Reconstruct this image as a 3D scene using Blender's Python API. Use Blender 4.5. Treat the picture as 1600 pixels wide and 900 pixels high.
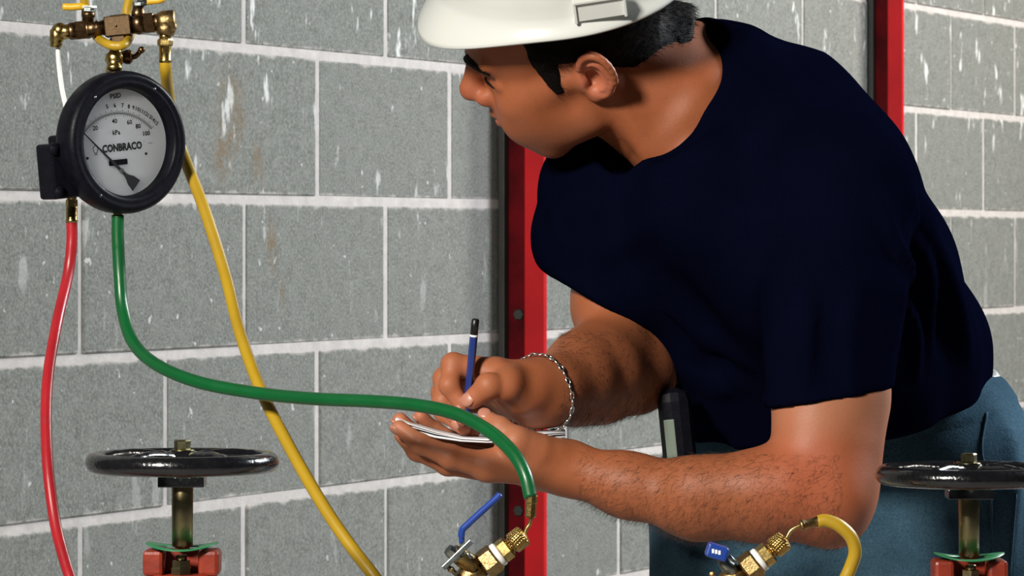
import bpy, bmesh, math, random
import numpy as np
from mathutils import Vector, Matrix
random.seed(7); rng = np.random.default_rng(7)
for o in list(bpy.data.objects): bpy.data.objects.remove(o)
SC = bpy.context.scene
COL = SC.collection
# ------------------------------------------------------------------ camera
F, HOR, CH = 5850.0, 374.0, 1.165          # focal length in px, horizon row, camera height
cam = bpy.data.cameras.new('camera'); cam.sensor_width = 36; cam.lens = F/1600*36
cam.shift_y = -(450-HOR)/1600
camo = bpy.data.objects.new('camera', cam); COL.objects.link(camo)
camo.location = (0, 0, CH); camo.rotation_euler = (math.pi/2, 0, 0)
cam.clip_start = .1; cam.clip_end = 60
SC.camera = camo
cam.dof.use_dof = True; cam.dof.focus_distance = 3.55; cam.dof.aperture_fstop = 34
# ------------------------------------------------------------------ world, lights, exposure
W = bpy.data.worlds.new('world'); SC.world = W; W.use_nodes = True
W.node_tree.nodes['Background'].inputs[0].default_value = (.80, .88, 1, 1)
W.node_tree.nodes['Background'].inputs[1].default_value = .03
def area(name, loc, target, size, power, col=(1,1,1), sy=None):
    l = bpy.data.lights.new(name, 'AREA'); l.energy = power; l.color = col; l.size = size
    if sy: l.shape = 'RECTANGLE'; l.size_y = sy
    o = bpy.data.objects.new(name, l); COL.objects.link(o); o.location = loc
    o.rotation_euler = (Vector(target)-Vector(loc)).to_track_quat('-Z', 'Y').to_euler()
    return o
area('key_light', (-1.45, .75, 2.4), (.15, 3.6, 1.1), .45, 178, (1, .95, .87))
area('rear_light', (3.0, 5.0, 2.8), (.5, 3.9, 1.1), .7, 190, (.86, .93, 1))
area('wall_light', (2.9, 6.9, 3.0), (.9, 7.6, 1.2), 1.0, 150, (1, .97, .92))
SC.view_settings.view_transform = 'Standard'; SC.view_settings.look = 'None'
SC.view_settings.gamma = 1; SC.view_settings.use_curve_mapping = False
SC.view_settings.exposure = 0.0
# ------------------------------------------------------------------ helpers
def P(u, v, Y): return np.array([(u-800)/F*Y, Y, CH+(HOR-v)/F*Y])
def tag(o, label=None, cat=None, group=None, kind=None):
    if label: o['label'] = label
    if cat: o['category'] = cat
    if group: o['group'] = group
    if kind: o['kind'] = kind
    return o
def empty(name, loc, label=None, cat=None, group=None):
    o = bpy.data.objects.new(name, None); COL.objects.link(o); o.location = Vector(loc); o.empty_display_size = .05
    return tag(o, label, cat, group)
def link(name, me, mat, parent=None, smooth=True):
    o = bpy.data.objects.new(name, me); COL.objects.link(o)
    if mat and not me.materials: me.materials.append(mat)
    if smooth is True:
        me.polygons.foreach_set('use_smooth', [True]*len(me.polygons))
    if parent is not None:
        o.parent = parent
        o.matrix_parent_inverse = Matrix.Translation(parent.location).inverted() if parent.type == 'EMPTY' else Matrix()
    return o
def np_mesh(name, V, Q):
    me = bpy.data.meshes.new(name); V = np.asarray(V, np.float32); Q = np.asarray(Q, np.int32)
    n = Q.shape[1]
    me.vertices.add(len(V)); me.vertices.foreach_set('co', V.ravel())
    me.loops.add(Q.size); me.loops.foreach_set('vertex_index', Q.ravel())
    me.polygons.add(len(Q)); me.polygons.foreach_set('loop_start', np.arange(0, Q.size, n, dtype=np.int32))
    me.update(calc_edges=True); me.validate()
    return me
def catmull(pts, n=8, closed=False):
    p = [np.asarray(q, float) for q in pts]; out = []
    m = len(p); rngi = range(m if closed else m-1)
    for i in rngi:
        if closed: a, b, c, d = p[(i-1) % m], p[i], p[(i+1) % m], p[(i+2) % m]
        else:
            b, c = p[i], p[i+1]
            a = p[i-1] if i > 0 else 2*b-c
            d = p[i+2] if i+2 < m else 2*c-b
        for t in np.linspace(0, 1, n, endpoint=False):
            out.append(.5*(2*b+(c-a)*t+(2*a-5*b+4*c-d)*t*t+(3*b-a-3*c+d)*t**3))
    if not closed: out.append(p[-1])
    return out
def frame(d):
    d = np.asarray(d, float); d = d/np.linalg.norm(d)
    u = np.cross(d, [0, 0, 1.]) if abs(d[2]) < .9 else np.cross(d, [0, 1., 0])
    u /= np.linalg.norm(u); return u, np.cross(d, u), d
class MB:
    def __init__(s): s.v = []; s.f = []; s.sm = []
    def add(s, V, Fc, smooth=True):
        o = len(s.v); s.v += [tuple(map(float, q)) for q in V]
        s.f += [tuple(o+i for i in q) for q in Fc]; s.sm += [smooth]*len(Fc); return s
    def lathe(s, a, b, prof, seg=20, smooth=True, phase=0, caps=True):
        # prof: (distance along a->b in m OR fraction if b given, radius)
        a = np.asarray(a, float); d = np.asarray(b, float)-a; u, w, dn = frame(d)
        V = []; n = len(prof)
        for t, r in prof:
            c = a+d*t
            for k in range(seg):
                th = phase+2*math.pi*k/seg; V.append(c+r*(math.cos(th)*u+math.sin(th)*w))
        Fc = [(i*seg+k, i*seg+(k+1) % seg, (i+1)*seg+(k+1) % seg, (i+1)*seg+k) for i in range(n-1) for k in range(seg)]
        if caps: Fc += [tuple(range(seg-1, -1, -1)), tuple((n-1)*seg+k for k in range(seg))]
        return s.add(V, Fc, smooth)
    def cyl(s, a, b, r, seg=20, smooth=True, bev=.12, phase=0):
        L = np.linalg.norm(np.asarray(b)-np.asarray(a)); e = min(r*bev/L, .3)
        return s.lathe(a, b, [(0, r*(1-bev)), (e, r), (1-e, r), (1, r*(1-bev))], seg, smooth, phase)
    def tube(s, pts, r, seg=12, closed=False):
        pts = [np.asarray(p, float) for p in pts]; n = len(pts)
        rs = r if hasattr(r, '__len__') else [r]*n
        T = [pts[(i+1) % n]-pts[i-1] if closed or 0 < i < n-1 else (pts[1]-pts[0] if i == 0 else pts[-1]-pts[-2]) for i in range(n)]
        u = frame(T[0])[0]; V = []
        for i in range(n):
            t = T[i]/np.linalg.norm(T[i]); u = u-t*np.dot(u, t); u /= np.linalg.norm(u); w = np.cross(t, u)
            for k in range(seg):
                th = 2*math.pi*k/seg; V.append(pts[i]+rs[i]*(math.cos(th)*u+math.sin(th)*w))
        m = n if closed else n-1
        Fc = [(i*seg+k, i*seg+(k+1) % seg, ((i+1) % n)*seg+(k+1) % seg, ((i+1) % n)*seg+k) for i in range(m) for k in range(seg)]
        if not closed: Fc += [tuple(range(seg-1, -1, -1)), tuple((n-1)*seg+k for k in range(seg))]
        return s.add(V, Fc, True)
    def box(s, c, half, M=None, bev=.0):
        bm = bmesh.new(); bmesh.ops.create_cube(bm, size=2)
        bmesh.ops.scale(bm, vec=Vector(half), verts=bm.verts)
        if bev: bmesh.ops.bevel(bm, geom=bm.edges[:], offset=bev, segments=2, affect='EDGES', profile=.5)
        M = np.eye(3) if M is None else np.asarray(M)
        bm.verts.index_update()
        V = [M @ np.array(v.co)+np.asarray(c) for v in bm.verts]; Fc = [tuple(v.index for v in f.verts) for f in bm.faces]
        bm.free(); return s.add(V, Fc, False)
    def sphere(s, c, r, M=None, su=16, sv=10):
        M = np.eye(3) if M is None else np.asarray(M); r = np.broadcast_to(np.asarray(r, float), (3,))
        V = []
        for i in range(sv+1):
            ph = math.pi*i/sv
            for k in range(su):
                th = 2*math.pi*k/su
                V.append(np.asarray(c)+M @ (r*np.array([math.sin(ph)*math.cos(th), math.sin(ph)*math.sin(th), math.cos(ph)])))
        Fc = [(i*su+k, (i+1)*su+k, (i+1)*su+(k+1) % su, i*su+(k+1) % su) for i in range(sv) for k in range(su)]
        return s.add(V, Fc, True)
    def build(s, name, mat, parent=None, xf=None):
        me = bpy.data.meshes.new(name)
        V = s.v if xf is None else [tuple(xf(np.array(q))) for q in s.v]
        me.from_pydata(V, [], s.f); me.polygons.foreach_set('use_smooth', s.sm)
        bm = bmesh.new(); bm.from_mesh(me); bmesh.ops.remove_doubles(bm, verts=bm.verts, dist=1e-6)
        bmesh.ops.recalc_face_normals(bm, faces=bm.faces); bm.to_mesh(me); bm.free()
        return link(name, me, mat, parent, smooth=None)
# ------------------------------------------------------------------ materials
def mat(name, col, rough=.5, metal=0, spec=.5, coat=0, sss=0, sheen=0):
    m = bpy.data.materials.new(name); m.use_nodes = True; b = m.node_tree.nodes['Principled BSDF']
    b.inputs['Base Color'].default_value = (*col, 1); b.inputs['Roughness'].default_value = rough
    b.inputs['Metallic'].default_value = metal; b.inputs['Specular IOR Level'].default_value = spec
    b.inputs['Coat Weight'].default_value = coat
    if sss:
        b.inputs['Subsurface Weight'].default_value = sss; b.inputs['Subsurface Radius'].default_value = (1, .35, .2); b.inputs['Subsurface Scale'].default_value = .004
    if sheen: b.inputs['Sheen Weight'].default_value = sheen
    return m
class NT:
    def __init__(s, m): s.t = m.node_tree; s.b = s.t.nodes['Principled BSDF']
    def n(s, typ, **kw):
        x = s.t.nodes.new(typ)
        for k, v in kw.items():
            if k.startswith('i_'):
                key = k[2:]; key = int(key) if key.isdigit() else key.replace('_', ' ')
                x.inputs[key].default_value = v
            else: setattr(x, k, v)
        return x
    def l(s, a, b): s.t.links.new(a, b)
    def noise(s, vec, scale, detail=4, rough=.55):
        x = s.n('ShaderNodeTexNoise'); x.inputs['Scale'].default_value = scale; x.inputs['Detail'].default_value = detail; x.inputs['Roughness'].default_value = rough
        if vec is not None: s.l(vec, x.inputs['Vector'])
        return x.outputs['Fac']
    def ramp(s, fac, stops):
        x = s.n('ShaderNodeValToRGB'); e = x.color_ramp.elements
        while len(e) < len(stops): e.new(.5)
        for q, (p, c) in zip(e, stops): q.position = p; q.color = (*c, 1) if len(c) == 3 else c
        s.l(fac, x.inputs[0]); return x.outputs[0]
    def mix(s, f, a, b, mode='MIX'):
        x = s.n('ShaderNodeMix', data_type='RGBA', blend_type=mode)
        for sock, val in ((x.inputs[0], f), (x.inputs[6], a), (x.inputs[7], b)):
            if hasattr(val, 'links'): s.l(val, sock)
            elif isinstance(val, (int, float)): sock.default_value = val
            else: sock.default_value = (*val, 1)
        return x.outputs[2]
    def math(s, op, a, b=None, c=None, clamp=False):
        x = s.n('ShaderNodeMath', operation=op, use_clamp=clamp)
        for sock, val in zip(x.inputs, (a, b, c)):
            if val is None: continue
            if hasattr(val, 'links'): s.l(val, sock)
            else: sock.default_value = val
        return x.outputs[0]
    def bump(s, h, strength=.3, dist=.002):
        x = s.n('ShaderNodeBump'); x.inputs['Strength'].default_value = strength; x.inputs['Distance'].default_value = dist
        s.l(h, x.inputs['Height']); s.l(x.outputs[0], s.b.inputs['Normal'])
    def pos(s): return s.n('ShaderNodeNewGeometry').outputs['Position']
    def obj(s): return s.n('ShaderNodeTexCoord').outputs['Object']
    def base(s, c): s.l(c, s.b.inputs['Base Color'])
    def rough(s, c): s.l(c, s.b.inputs['Roughness'])
def worn(name, c1, c2, scale, rough, metal=0, bump=.15, coat=0, rvar=.15, dist=.001, spec=.5):
    m = mat(name, c1, rough, metal, coat=coat, spec=spec); t = NT(m); p = t.pos()
    n = t.noise(p, scale, 5, .6); t.base(t.ramp(n, [(.35, c1), (.68, c2)]))
    n2 = t.noise(p, scale*4, 3); t.rough(t.math('MULTIPLY_ADD', n2, rvar*2, rough-rvar))
    if bump: t.bump(n2, bump, dist)
    return m
M = {}
M['brass'] = worn('brass', (.52, .38, .14), (.36, .25, .08), 110, .28, 1, .1)
M['old_brass'] = worn('old_brass', (.17, .10, .05), (.10, .06, .03), 160, .34, 1, .2)
M['dark_bronze'] = worn('dark_bronze', (.085, .055, .030), (.06, .04, .022), 300, .4, 1, .1)
M['bronze'] = worn('bronze', (.38, .26, .11), (.25, .165, .07), 140, .38, 1, .4)
M['steel'] = worn('steel', (.32, .36, .35), (.18, .2, .2), 80, .35, 1, .1)
M['silver'] = mat('silver', (.75, .75, .72), .22, 1)
M['black_plastic'] = worn('black_plastic', (.0035, .0035, .006), (.006, .006, .010), 120, .42, 0, .08, spec=.10)
M['black_enamel'] = worn('black_enamel', (.004, .004, .005), (.008, .008, .009), 70, .2, 0, .35, coat=.5, dist=.0015)
M['red_paint'] = worn('red_paint', (.25, .026, .009), (.14, .014, .006), 60, .42, 0, .2)
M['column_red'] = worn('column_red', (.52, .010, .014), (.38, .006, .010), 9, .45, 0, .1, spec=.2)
M['column_red_shaded'] = worn('column_red_shaded', (.12, .003, .006), (.045, .002, .004), 14, .5, 0, .1, spec=.06)  # column red darkened for the web: shade of the recess put into the colour
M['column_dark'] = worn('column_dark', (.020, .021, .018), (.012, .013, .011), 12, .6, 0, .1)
M['white_plastic'] = mat('white_plastic', (.82, .82, .78), .45)
M['blue_rubber'] = mat('blue_rubber', (.012, .045, .26), .33)
M['yellow_rubber'] = mat('yellow_rubber', (.62, .36, .015), .38)
M['hose_yellow'] = worn('hose_yellow', (.42, .265, .012), (.36, .22, .01), 25, .42, 0, .05)
M['hose_green'] = worn('hose_green', (.002, .095, .022), (.002, .075, .018), 25, .36, 0, .05)
M['hose_red'] = worn('hose_red', (.38, .014, .020), (.29, .010, .016), 25, .34, 0, .05)
M['dial'] = mat('dial', (.70, .74, .78), .45)
M['ink'] = mat('ink', (.02, .02, .025), .6)
M['paper'] = mat('paper', (.80, .80, .82), .7)
M['green_plate'] = mat('green_plate', (.02, .16, .06), .4)
M['stem_metal'] = worn('stem_metal', (.34, .27, .14), (.13, .13, .07), 40, .34, 1, .2)
M['nail'] = mat('nail', (.42, .18, .12), .36)
M['window_grey'] = mat('window_grey', (.16, .20, .16), .5)
M['concrete'] = worn('concrete', (.30, .29, .27), (.22, .215, .2), 6, .8, 0, .2)
m = mat('glass', (1, 1, 1), .02); m.node_tree.nodes['Principled BSDF'].inputs['Transmission Weight'].default_value = 1
m.node_tree.nodes['Principled BSDF'].inputs['IOR'].default_value = 1.12; M['glass'] = m
# ------------------------------------------------------------------ block wall
WA = np.array([-800/F*4.52, 4.52, 0]); WD = np.array([.440, .898, 0]); WD /= np.linalg.norm(WD)
WN = np.array([WD[1], -WD[0], 0])
def wallp(s, n, z): return WA+WD*s+WN*n+np.array([0, 0, z])
WROT = math.atan2(WD[1], WD[0])
def wall_material(name, mortar=False):
    m = mat(name, (.3, .3, .3), .9, spec=.25); t = NT(m)
    # wall coordinates: x along the wall, y out, z up
    mp = t.n('ShaderNodeMapping', vector_type='TEXTURE'); mp.inputs['Location'].default_value = tuple(WA); mp.inputs['Rotation'].default_value = (0, 0, WROT)
    t.l(t.pos(), mp.inputs['Vector']); p = mp.outputs[0]
    fine = t.noise(p, 260, 3, .7); mid = t.noise(p, 38, 5, .65); big = t.noise(p, 3.2, 3)
    if mortar:
        c = t.ramp(mid, [(.3, (.37, .345, .325)), (.7, (.49, .455, .43))]); t.base(c); t.bump(mid, .5, .004); return m
    c = t.ramp(fine, [(.30, (.060, .062, .055)), (.5, (.145, .149, .134)), (.70, (.29, .295, .268))])
    c = t.mix(t.math('MULTIPLY', t.ramp(mid, [(.4, (0, 0, 0)), (.75, (1, 1, 1))]), .6), c, (.21, .214, .196))
    c2 = t.mix(.36, c, t.mix(mid, (.095, .098, .088), (.205, .21, .19)))
    # smeared white mortar / paint marks, taller than wide
    sm = t.n('ShaderNodeMapping', vector_type='POINT'); sm.inputs['Scale'].default_value = (24, 24, 8); sm.inputs['Rotation'].default_value = (0, .16, 0); t.l(p, sm.inputs[0])
    d = t.noise(sm.outputs[0], 1.0, 4, .6); dm = t.ramp(d, [(.612, (0, 0, 0)), (.66, (1, 1, 1))])
    zm = t.n('ShaderNodeSeparateXYZ'); t.l(p, zm.inputs[0])
    hi = t.math('MULTIPLY_ADD', zm.outputs[2], 3.0, -3.25, clamp=True)     # more smears in the upper courses
    c3 = t.mix(t.math('MULTIPLY', dm, t.math('MULTIPLY_ADD', hi, .75, .2)), c2, (.55, .55, .53))
    dots = t.noise(p, 55, 2, .5); c3 = t.mix(t.ramp(dots, [(.70, (0, 0, 0)), (.74, (1, 1, 1))]), c3, (.40, .40, .385))
    # brown rust run
    def stain(s0, z0, ws, wz, lean):
        ds = t.math('SUBTRACT', zm.outputs[0], s0); dz = t.math('SUBTRACT', zm.outputs[2], z0)
        ds = t.math('ADD', ds, t.math('MULTIPLY', dz, lean))
        q = t.math('ADD', t.math('POWER', t.math('ABSOLUTE', t.math('DIVIDE', ds, ws)), 2.), t.math('POWER', t.math('ABSOLUTE', t.math('DIVIDE', dz, wz)), 2.))
        return t.math('SUBTRACT', 1., q, clamp=True)
    def sz(u, v):
        Y = 4.52*3670/(3670-u); return (Y-4.52)/WD[1], CH+(HOR-v)/F*Y
    tot = None
    for u, v, a, b, ln in ((362, 185, .045, .085, .1), (345, 240, .03, .05, 0), (425, 390, .018, .05, .12), (402, 265, .02, .07, .1), (440, 455, .010, .03, .1)):
        s0, z0 = sz(u, v); q = stain(s0, z0, a, b, ln); tot = q if tot is None else t.math('ADD', tot, q)
    st = t.math('MULTIPLY', tot, t.ramp(t.noise(p, 22, 4, .7), [(.42, (0, 0, 0)), (.62, (1, 1, 1))]), clamp=True)
    c4 = t.mix(t.math('MULTIPLY', st, .75), c3, (.15, .10, .05))
    # mortar smeared raggedly over the block edges along the bed joints
    fz = t.math('FRACT', t.math('DIVIDE', zm.outputs[2], BH)); dj = t.math('MINIMUM', fz, t.math('SUBTRACT', 1., fz))
    js = t.math('SUBTRACT', t.math('MULTIPLY_ADD', t.noise(p, 30, 5, .65), .12, -.010), dj); jm = t.math('MULTIPLY', js, 45., clamp=True)
    c4 = t.mix(t.math('MULTIPLY', jm, .8), c4, (.40, .37, .345))
    t.base(c4); t.bump(t.math('MULTIPLY_ADD', fine, .6, mid), .55, .003)
    return m
BH = .2032
M['block'] = wall_material('block'); M['mortar'] = wall_material('mortar', True)
BL, JT = .4064, .0115
S0, S1 = .177-BL*3, .177+BL*15
mb = MB(); mb.box(((S0+S1)/2, -.11, 1.22), ((S1-S0)/2, .10, 1.2192)); 
wall = mb.build('wall_left', M['mortar'], None, lambda q: wallp(q[0], q[1]+.0092, q[2])); tag(wall, 'grey concrete block wall with pale mortar joints behind the man', 'wall', kind='structure')
def block_mesh(L):
    hb = bmesh.new(); bmesh.ops.create_cube(hb, size=1); bmesh.ops.scale(hb, vec=((L-JT), .06, BH-JT), verts=hb.verts)
    bmesh.ops.bevel(hb, geom=hb.edges[:], offset=.0022, segments=1, affect='EDGES')
    me = bpy.data.meshes.new('block'); hb.to_mesh(me); hb.free(); me.materials.append(M['block']); return me
full, half = block_mesh(BL), block_mesh(BL/2)
for c in range(12):
    off = 0 if c % 2 == 1 else BL/2
    s = S0+off
    if off:
        o = link('block', half, None, wall, smooth=None); o.location = wallp(S0+BL/4, -.030, (c+.5)*BH); o.rotation_euler.z = WROT
    while s < S1-.01:
        L = min(BL, S1-s); me = full if L > .3 else half
        o = link('block', me, None, wall, smooth=None); o.rotation_euler.z = WROT+random.gauss(0, .0012)
        o.location = wallp(s+L/2, -.030+random.uniform(-.0015, .0015)+.0015, (c+.5)*BH); s += BL
mb = MB(); mb.box((1.2, 4.4, -.05), (3.6, 4.6, .05)); tag(mb.build('floor', M['concrete']), 'grey concrete floor', 'floor', kind='structure')
# ------------------------------------------------------------------ red steel columns against the wall
def column(uL, uR, label):
    # near end face of a channel column; wall side on the left
    Y0 = 4.52*3670/(3670-uL); s0 = (Y0-4.52)/WD[1]
    wid = (uR-uL)/F*Y0/abs(WN[0])
    col = empty('steel_column', wallp(s0, 0, 0), label, 'column', 'red steel columns against the block wall')
    def part(name, n0, n1, a0, a1, m):
        q = MB(); q.box(((a0+a1)/2, (n0+n1)/2, 1.2), ((a1-a0)/2, (n1-n0)/2, 1.2), bev=.0015)
        return q.build(name, m, col, lambda r: wallp(s0+r[0], r[1], r[2]))
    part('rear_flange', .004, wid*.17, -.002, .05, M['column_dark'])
    part('web', wid*.17, wid*.62, .012, .045, M['column_red_shaded'])
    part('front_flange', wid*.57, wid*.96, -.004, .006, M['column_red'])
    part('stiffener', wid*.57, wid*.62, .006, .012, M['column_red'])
    for z in np.arange(.15, 2.4, .3):
        q = MB(); c = np.array([.014, wid*.38, z]); q.cyl(c+[.004, 0, 0], c-[.006, 0, 0], .009, 6, False)
        q.build('bolt', M['column_dark'], col, lambda r: wallp(s0+r[0], r[1], r[2]))
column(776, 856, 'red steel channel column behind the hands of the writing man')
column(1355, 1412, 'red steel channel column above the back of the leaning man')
# ------------------------------------------------------------------ test-kit gauge and manifold
def gauge():
    YG = 3.60; C = P(203, 222, YG)
    yaw, roll = math.radians(41), math.radians(6)
    n = np.array([math.sin(yaw), -math.cos(yaw), 0]); rt = np.array([math.cos(yaw), math.sin(yaw), 0]); up = np.array([0, 0, 1.])
    rx = rt*math.cos(roll)+up*math.sin(roll); ry = -rt*math.sin(roll)+up*math.cos(roll)
    def G(q): return C+rx*q[0]+ry*q[1]+n*q[2]
    root = empty('pressure_gauge', C-[0, 0, .07], 'round black differential pressure gauge with white dial and needle', 'gauge')
    Z = np.array([0, 0, 1.])
    def lathe(prof, seg=64):
        V = []
        for r, z in prof: V += [(r*math.cos(2*math.pi*k/seg), r*math.sin(2*math.pi*k/seg), z) for k in range(seg)]
        Fc = [(i*seg+k, i*seg+(k+1) % seg, (i+1)*seg+(k+1) % seg, (i+1)*seg+k) for i in range(len(prof)-1) for k in range(seg)]
        return V, Fc
    RO, RD = .0690, .0520
    V, Fc = lathe([(.0005, -.046), (.040, -.046), (.047, -.044), (.060, -.034), (.0665, -.028), (.0685, -.022), (.0690, -.008), (.0680, -.003), (.0655, .000), (.0625, .0012), (.0610, .0002), (.0580, .0012), (.0545, .0008), (.0530, -.001), (.0520, -.004), (.0515, -.0135)])
    q = MB(); q.add(V, Fc); q.build('case', M['black_plastic'], root, G)
    V, Fc = lathe([(.0001, -.0128), (.0516, -.0128)]); q = MB(); q.add(V, Fc); dial = q.build('dial_face', M['dial'], root, G)
    V, Fc = lathe([(.0001, -.0060), (.0522, -.0060), (.0522, -.0072), (.0001, -.0072)]); q = MB(); q.add(V, Fc, False); q.build('glass_cover', M['glass'], root, G)
    zt = -.0126
    def pol(deg, r): a = math.radians(deg); return np.array([-r*math.sin(a), r*math.cos(a), 0])    # deg left of top
    def lc(u, v):       # position on the dial
        h, w = (u-203)/F*YG/math.cos(yaw), (222-v)/F*YG; return h*math.cos(roll)+w*math.sin(roll), w*math.cos(roll)-h*math.sin(roll)
    pv = np.array([-.0055, -.0270, 0]); RA = .0550
    q = MB()
    def seg(a, b, w):
        d = (b-a)/np.linalg.norm(b-a); s = np.array([-d[1], d[0], 0])*w
        z = np.array([0, 0, zt]); q.add([a-s+z, b-s+z, b+s+z, a+s+z], [(0, 1, 2, 3)], False)
    def arc(r, d0, d1, w):
        pts = [pv+pol(d, r) for d in np.linspace(d0, d1, 60)]
        for a, b in zip(pts[:-1], pts[1:]): seg(a, b, w)
    arc(RA, 50, -48, .00030); arc(RA+.0010, 50, -48, .00018)
    for i, d in enumerate(np.linspace(50, -48, 61)): seg(pv+pol(d, RA+.001), pv+pol(d, RA+(.0042 if i % 4 == 0 else .0026)), .00020)
    for i, d in enumerate(np.linspace(48, -46, 41)): seg(pv+pol(d, RA), pv+pol(d, RA-(.0034 if i % 5 == 0 else .0020)), .00018)
    q.build('scale', M['ink'], dial, G)
    def text(body, x, y, size, rot=0, bold=0, sx=1, name='lettering'):
        c = bpy.data.curves.new(name, 'FONT'); c.body = body; c.size = size; c.align_x = 'CENTER'; c.align_y = 'CENTER'; c.offset = bold; c.resolution_u = 2
        o = bpy.data.objects.new(name, c); COL.objects.link(o)
        me = bpy.data.meshes.new_from_object(o.evaluated_get(bpy.context.evaluated_depsgraph_get())); bpy.data.objects.remove(o); bpy.data.curves.remove(c)
        cr, sr = math.cos(math.radians(rot)), math.sin(math.radians(rot))
        for v in me.vertices:
            a, b = v.co.x*sx, v.co.y; v.co = Vector(G((x+a*cr-b*sr, y+a*sr+b*cr, zt+.0002)))
        return link(name, me, M['ink'], dial, smooth=None)
    text('PSID', *lc(193, 150), .0066, 3, .00016)
    for lb, u, v, r_ in (('5', 181, 167, 14), ('6', 192, 165, 6), ('7', 203, 164.5, -1), ('8', 212, 166, -6), ('9', 218.5, 167.5, -12), ('10', 224, 169.5, -18), ('11', 230, 172.5, -24), ('12', 236, 176, -30), ('13', 241.5, 180, -36), ('14', 246.5, 184.5, -42), ('15', 251.5, 190, -46)):
        text(lb, *lc(u, v), .0056, r_, .00012)
    for lb, u, v in (('20', 164, 201), ('40', 191.5, 189.5), ('60', 213, 190.5), ('80', 225.5, 196.5), ('100', 237, 207.5)): text(lb, *lc(u, v), .0062, 0, .00014)
    text('kPa', *lc(194, 207), .0064, 0, .00014)
    text('CONBRACO', *lc(202.5, 230), .0098, 0, .00050, .84)
    text('a', *lc(234, 219), .0022); text('series', *lc(243, 222), .0022)
    q = MB(); ex, ey = lc(164.5, 234)   # emblem in front of the name
    for a, b in (((-.003, .001), (-.0015, -.0035)), ((-.0015, -.0035), (.0015, -.0035)), ((.0015, -.0035), (.003, .001)), ((.003, .001), (0, .0042)), ((0, .0042), (-.003, .001)), ((-.002, -.0050), (.002, -.0050))):
        seg(np.array([ex+a[0], ey+a[1], 0]), np.array([ex+b[0], ey+b[1], 0]), .0004)
    q.build('emblem', M['ink'], dial, G)
    for x, y in (lc(153, 248), lc(237, 239)):
        V, Fc = lathe([(.0001, zt+.0008), (.0012, zt+.0008), (.0014, zt)], 16); q = MB(); q.add([(a+x, b+y, c) for a, b, c in V], Fc); q.build('dial_screw', M['ink'], dial, G)
    x, y = lc(196, 253.5); q = MB(); q.box((x, y, zt+.0012), (.0105, .0027, .0010), bev=.0006); q.build('stop_plate', M['black_plastic'], root, G)
    # needle with counterweight
    nx, ny = lc(144, 207); d = np.array([nx, ny, 0])-pv; LN_ = np.linalg.norm(d); d /= LN_; s = np.array([-d[1], d[0], 0]); z = np.array([0, 0, -.0100])
    q = MB(); pts = []
    for t, w in ((LN_, .0004), (.020, .0009), (.0, .0015), (-.006, .0016), (-.010, .0030), (-.014, .0052), (-.020, .0062), (-.0225, .0068)):
        pts.append((pv+d*t+s*w+z, pv+d*t-s*w+z))
    VV = [a for pr in pts for a in pr]; n_ = len(pts)
    VV2 = [v+np.array([0, 0, -.0008]) for v in VV]
    Fc = [(2*i, 2*i+1, 2*i+3, 2*i+2) for i in range(n_-1)]; q.add(VV, Fc, False); q.add(VV2, Fc, False)
    for i in range(n_-1):
        for j in (0, 1): q.add([VV[2*i+j], VV[2*i+2+j], VV2[2*i+2+j], VV2[2*i+j]], [(0, 1, 2, 3)], False)
    nd = q.build('needle', M['ink'], root, G)
    q = MB(); q.sphere(pv+[0, 0, -.0098], (.0026, .0026, .0014)); q.build('needle_hub', M['steel'], nd, G)
    # rear body block on the wall side
    q = MB(); q.box((-.0520, -.0215, -.034), (.026, .0265, .013), bev=.003); q.box((-.028, -.018, -.045), (.03, .03, .010), bev=.003)
    q.build('valve_block', M['black_plastic'], root, G)
    for x, y in ((-.0730, .000), (-.0715, -.0415), (-.0440, -.0425)):
        q = MB(); V, Fc = lathe([(.0001, -.0175), (.0030, -.0175), (.0034, -.0185), (.0056, -.0185), (.0060, -.0195), (.0060, -.024)], 24); q.add([(a+x, b+y, c) for a, b, c in V], Fc); q.build('cap_bolt', M['black_plastic'], root, G)
    for a, b, c in ((.034, .0485, 1), (-.0395, -.0480, 1), (-.036, .046, 1)):
        q = MB(); q.sphere((a, b, .0006), (.0016, .0016, .0008), None, 10, 6); q.build('bezel_screw', M['steel'], root, G)
    # fittings on the block
    Yb = 3.635
    q = MB(); q.lathe(P(107, 222, Yb), P(107, 190, Yb), [(0, .004), (.2, .0046), (.4, .0046), (.42, .0034), (.6, .0034), (.62, .0042), (.8, .0042), (.85, .003), (1, .002)], 12); q.build('inlet_fitting', M['brass'], root)
    q = MB(); q.lathe(P(112, 298, Yb), P(112, 314, Yb), [(0, .0048), (.9, .0048), (1, .004)], 12); q.lathe(P(112, 312, Yb), P(112, 322, Yb), [(0, .0058), (1, .0058)], 6, False)
    q.lathe(P(112, 322, Yb), P(112, 348, Yb), [(0, .0050), (.1, .0056), (.8, .0056), (.85, .0060), (1, .0058)], 14); q.build('hose_fitting', M['brass'], root)
    q = MB(); q.lathe(P(184, 328, 3.612), P(184, 340, 3.612), [(0, .0048), (1, .0046)], 14); q.build('outlet_fitting', M['brass'], root)
    return root
gauge()
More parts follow.
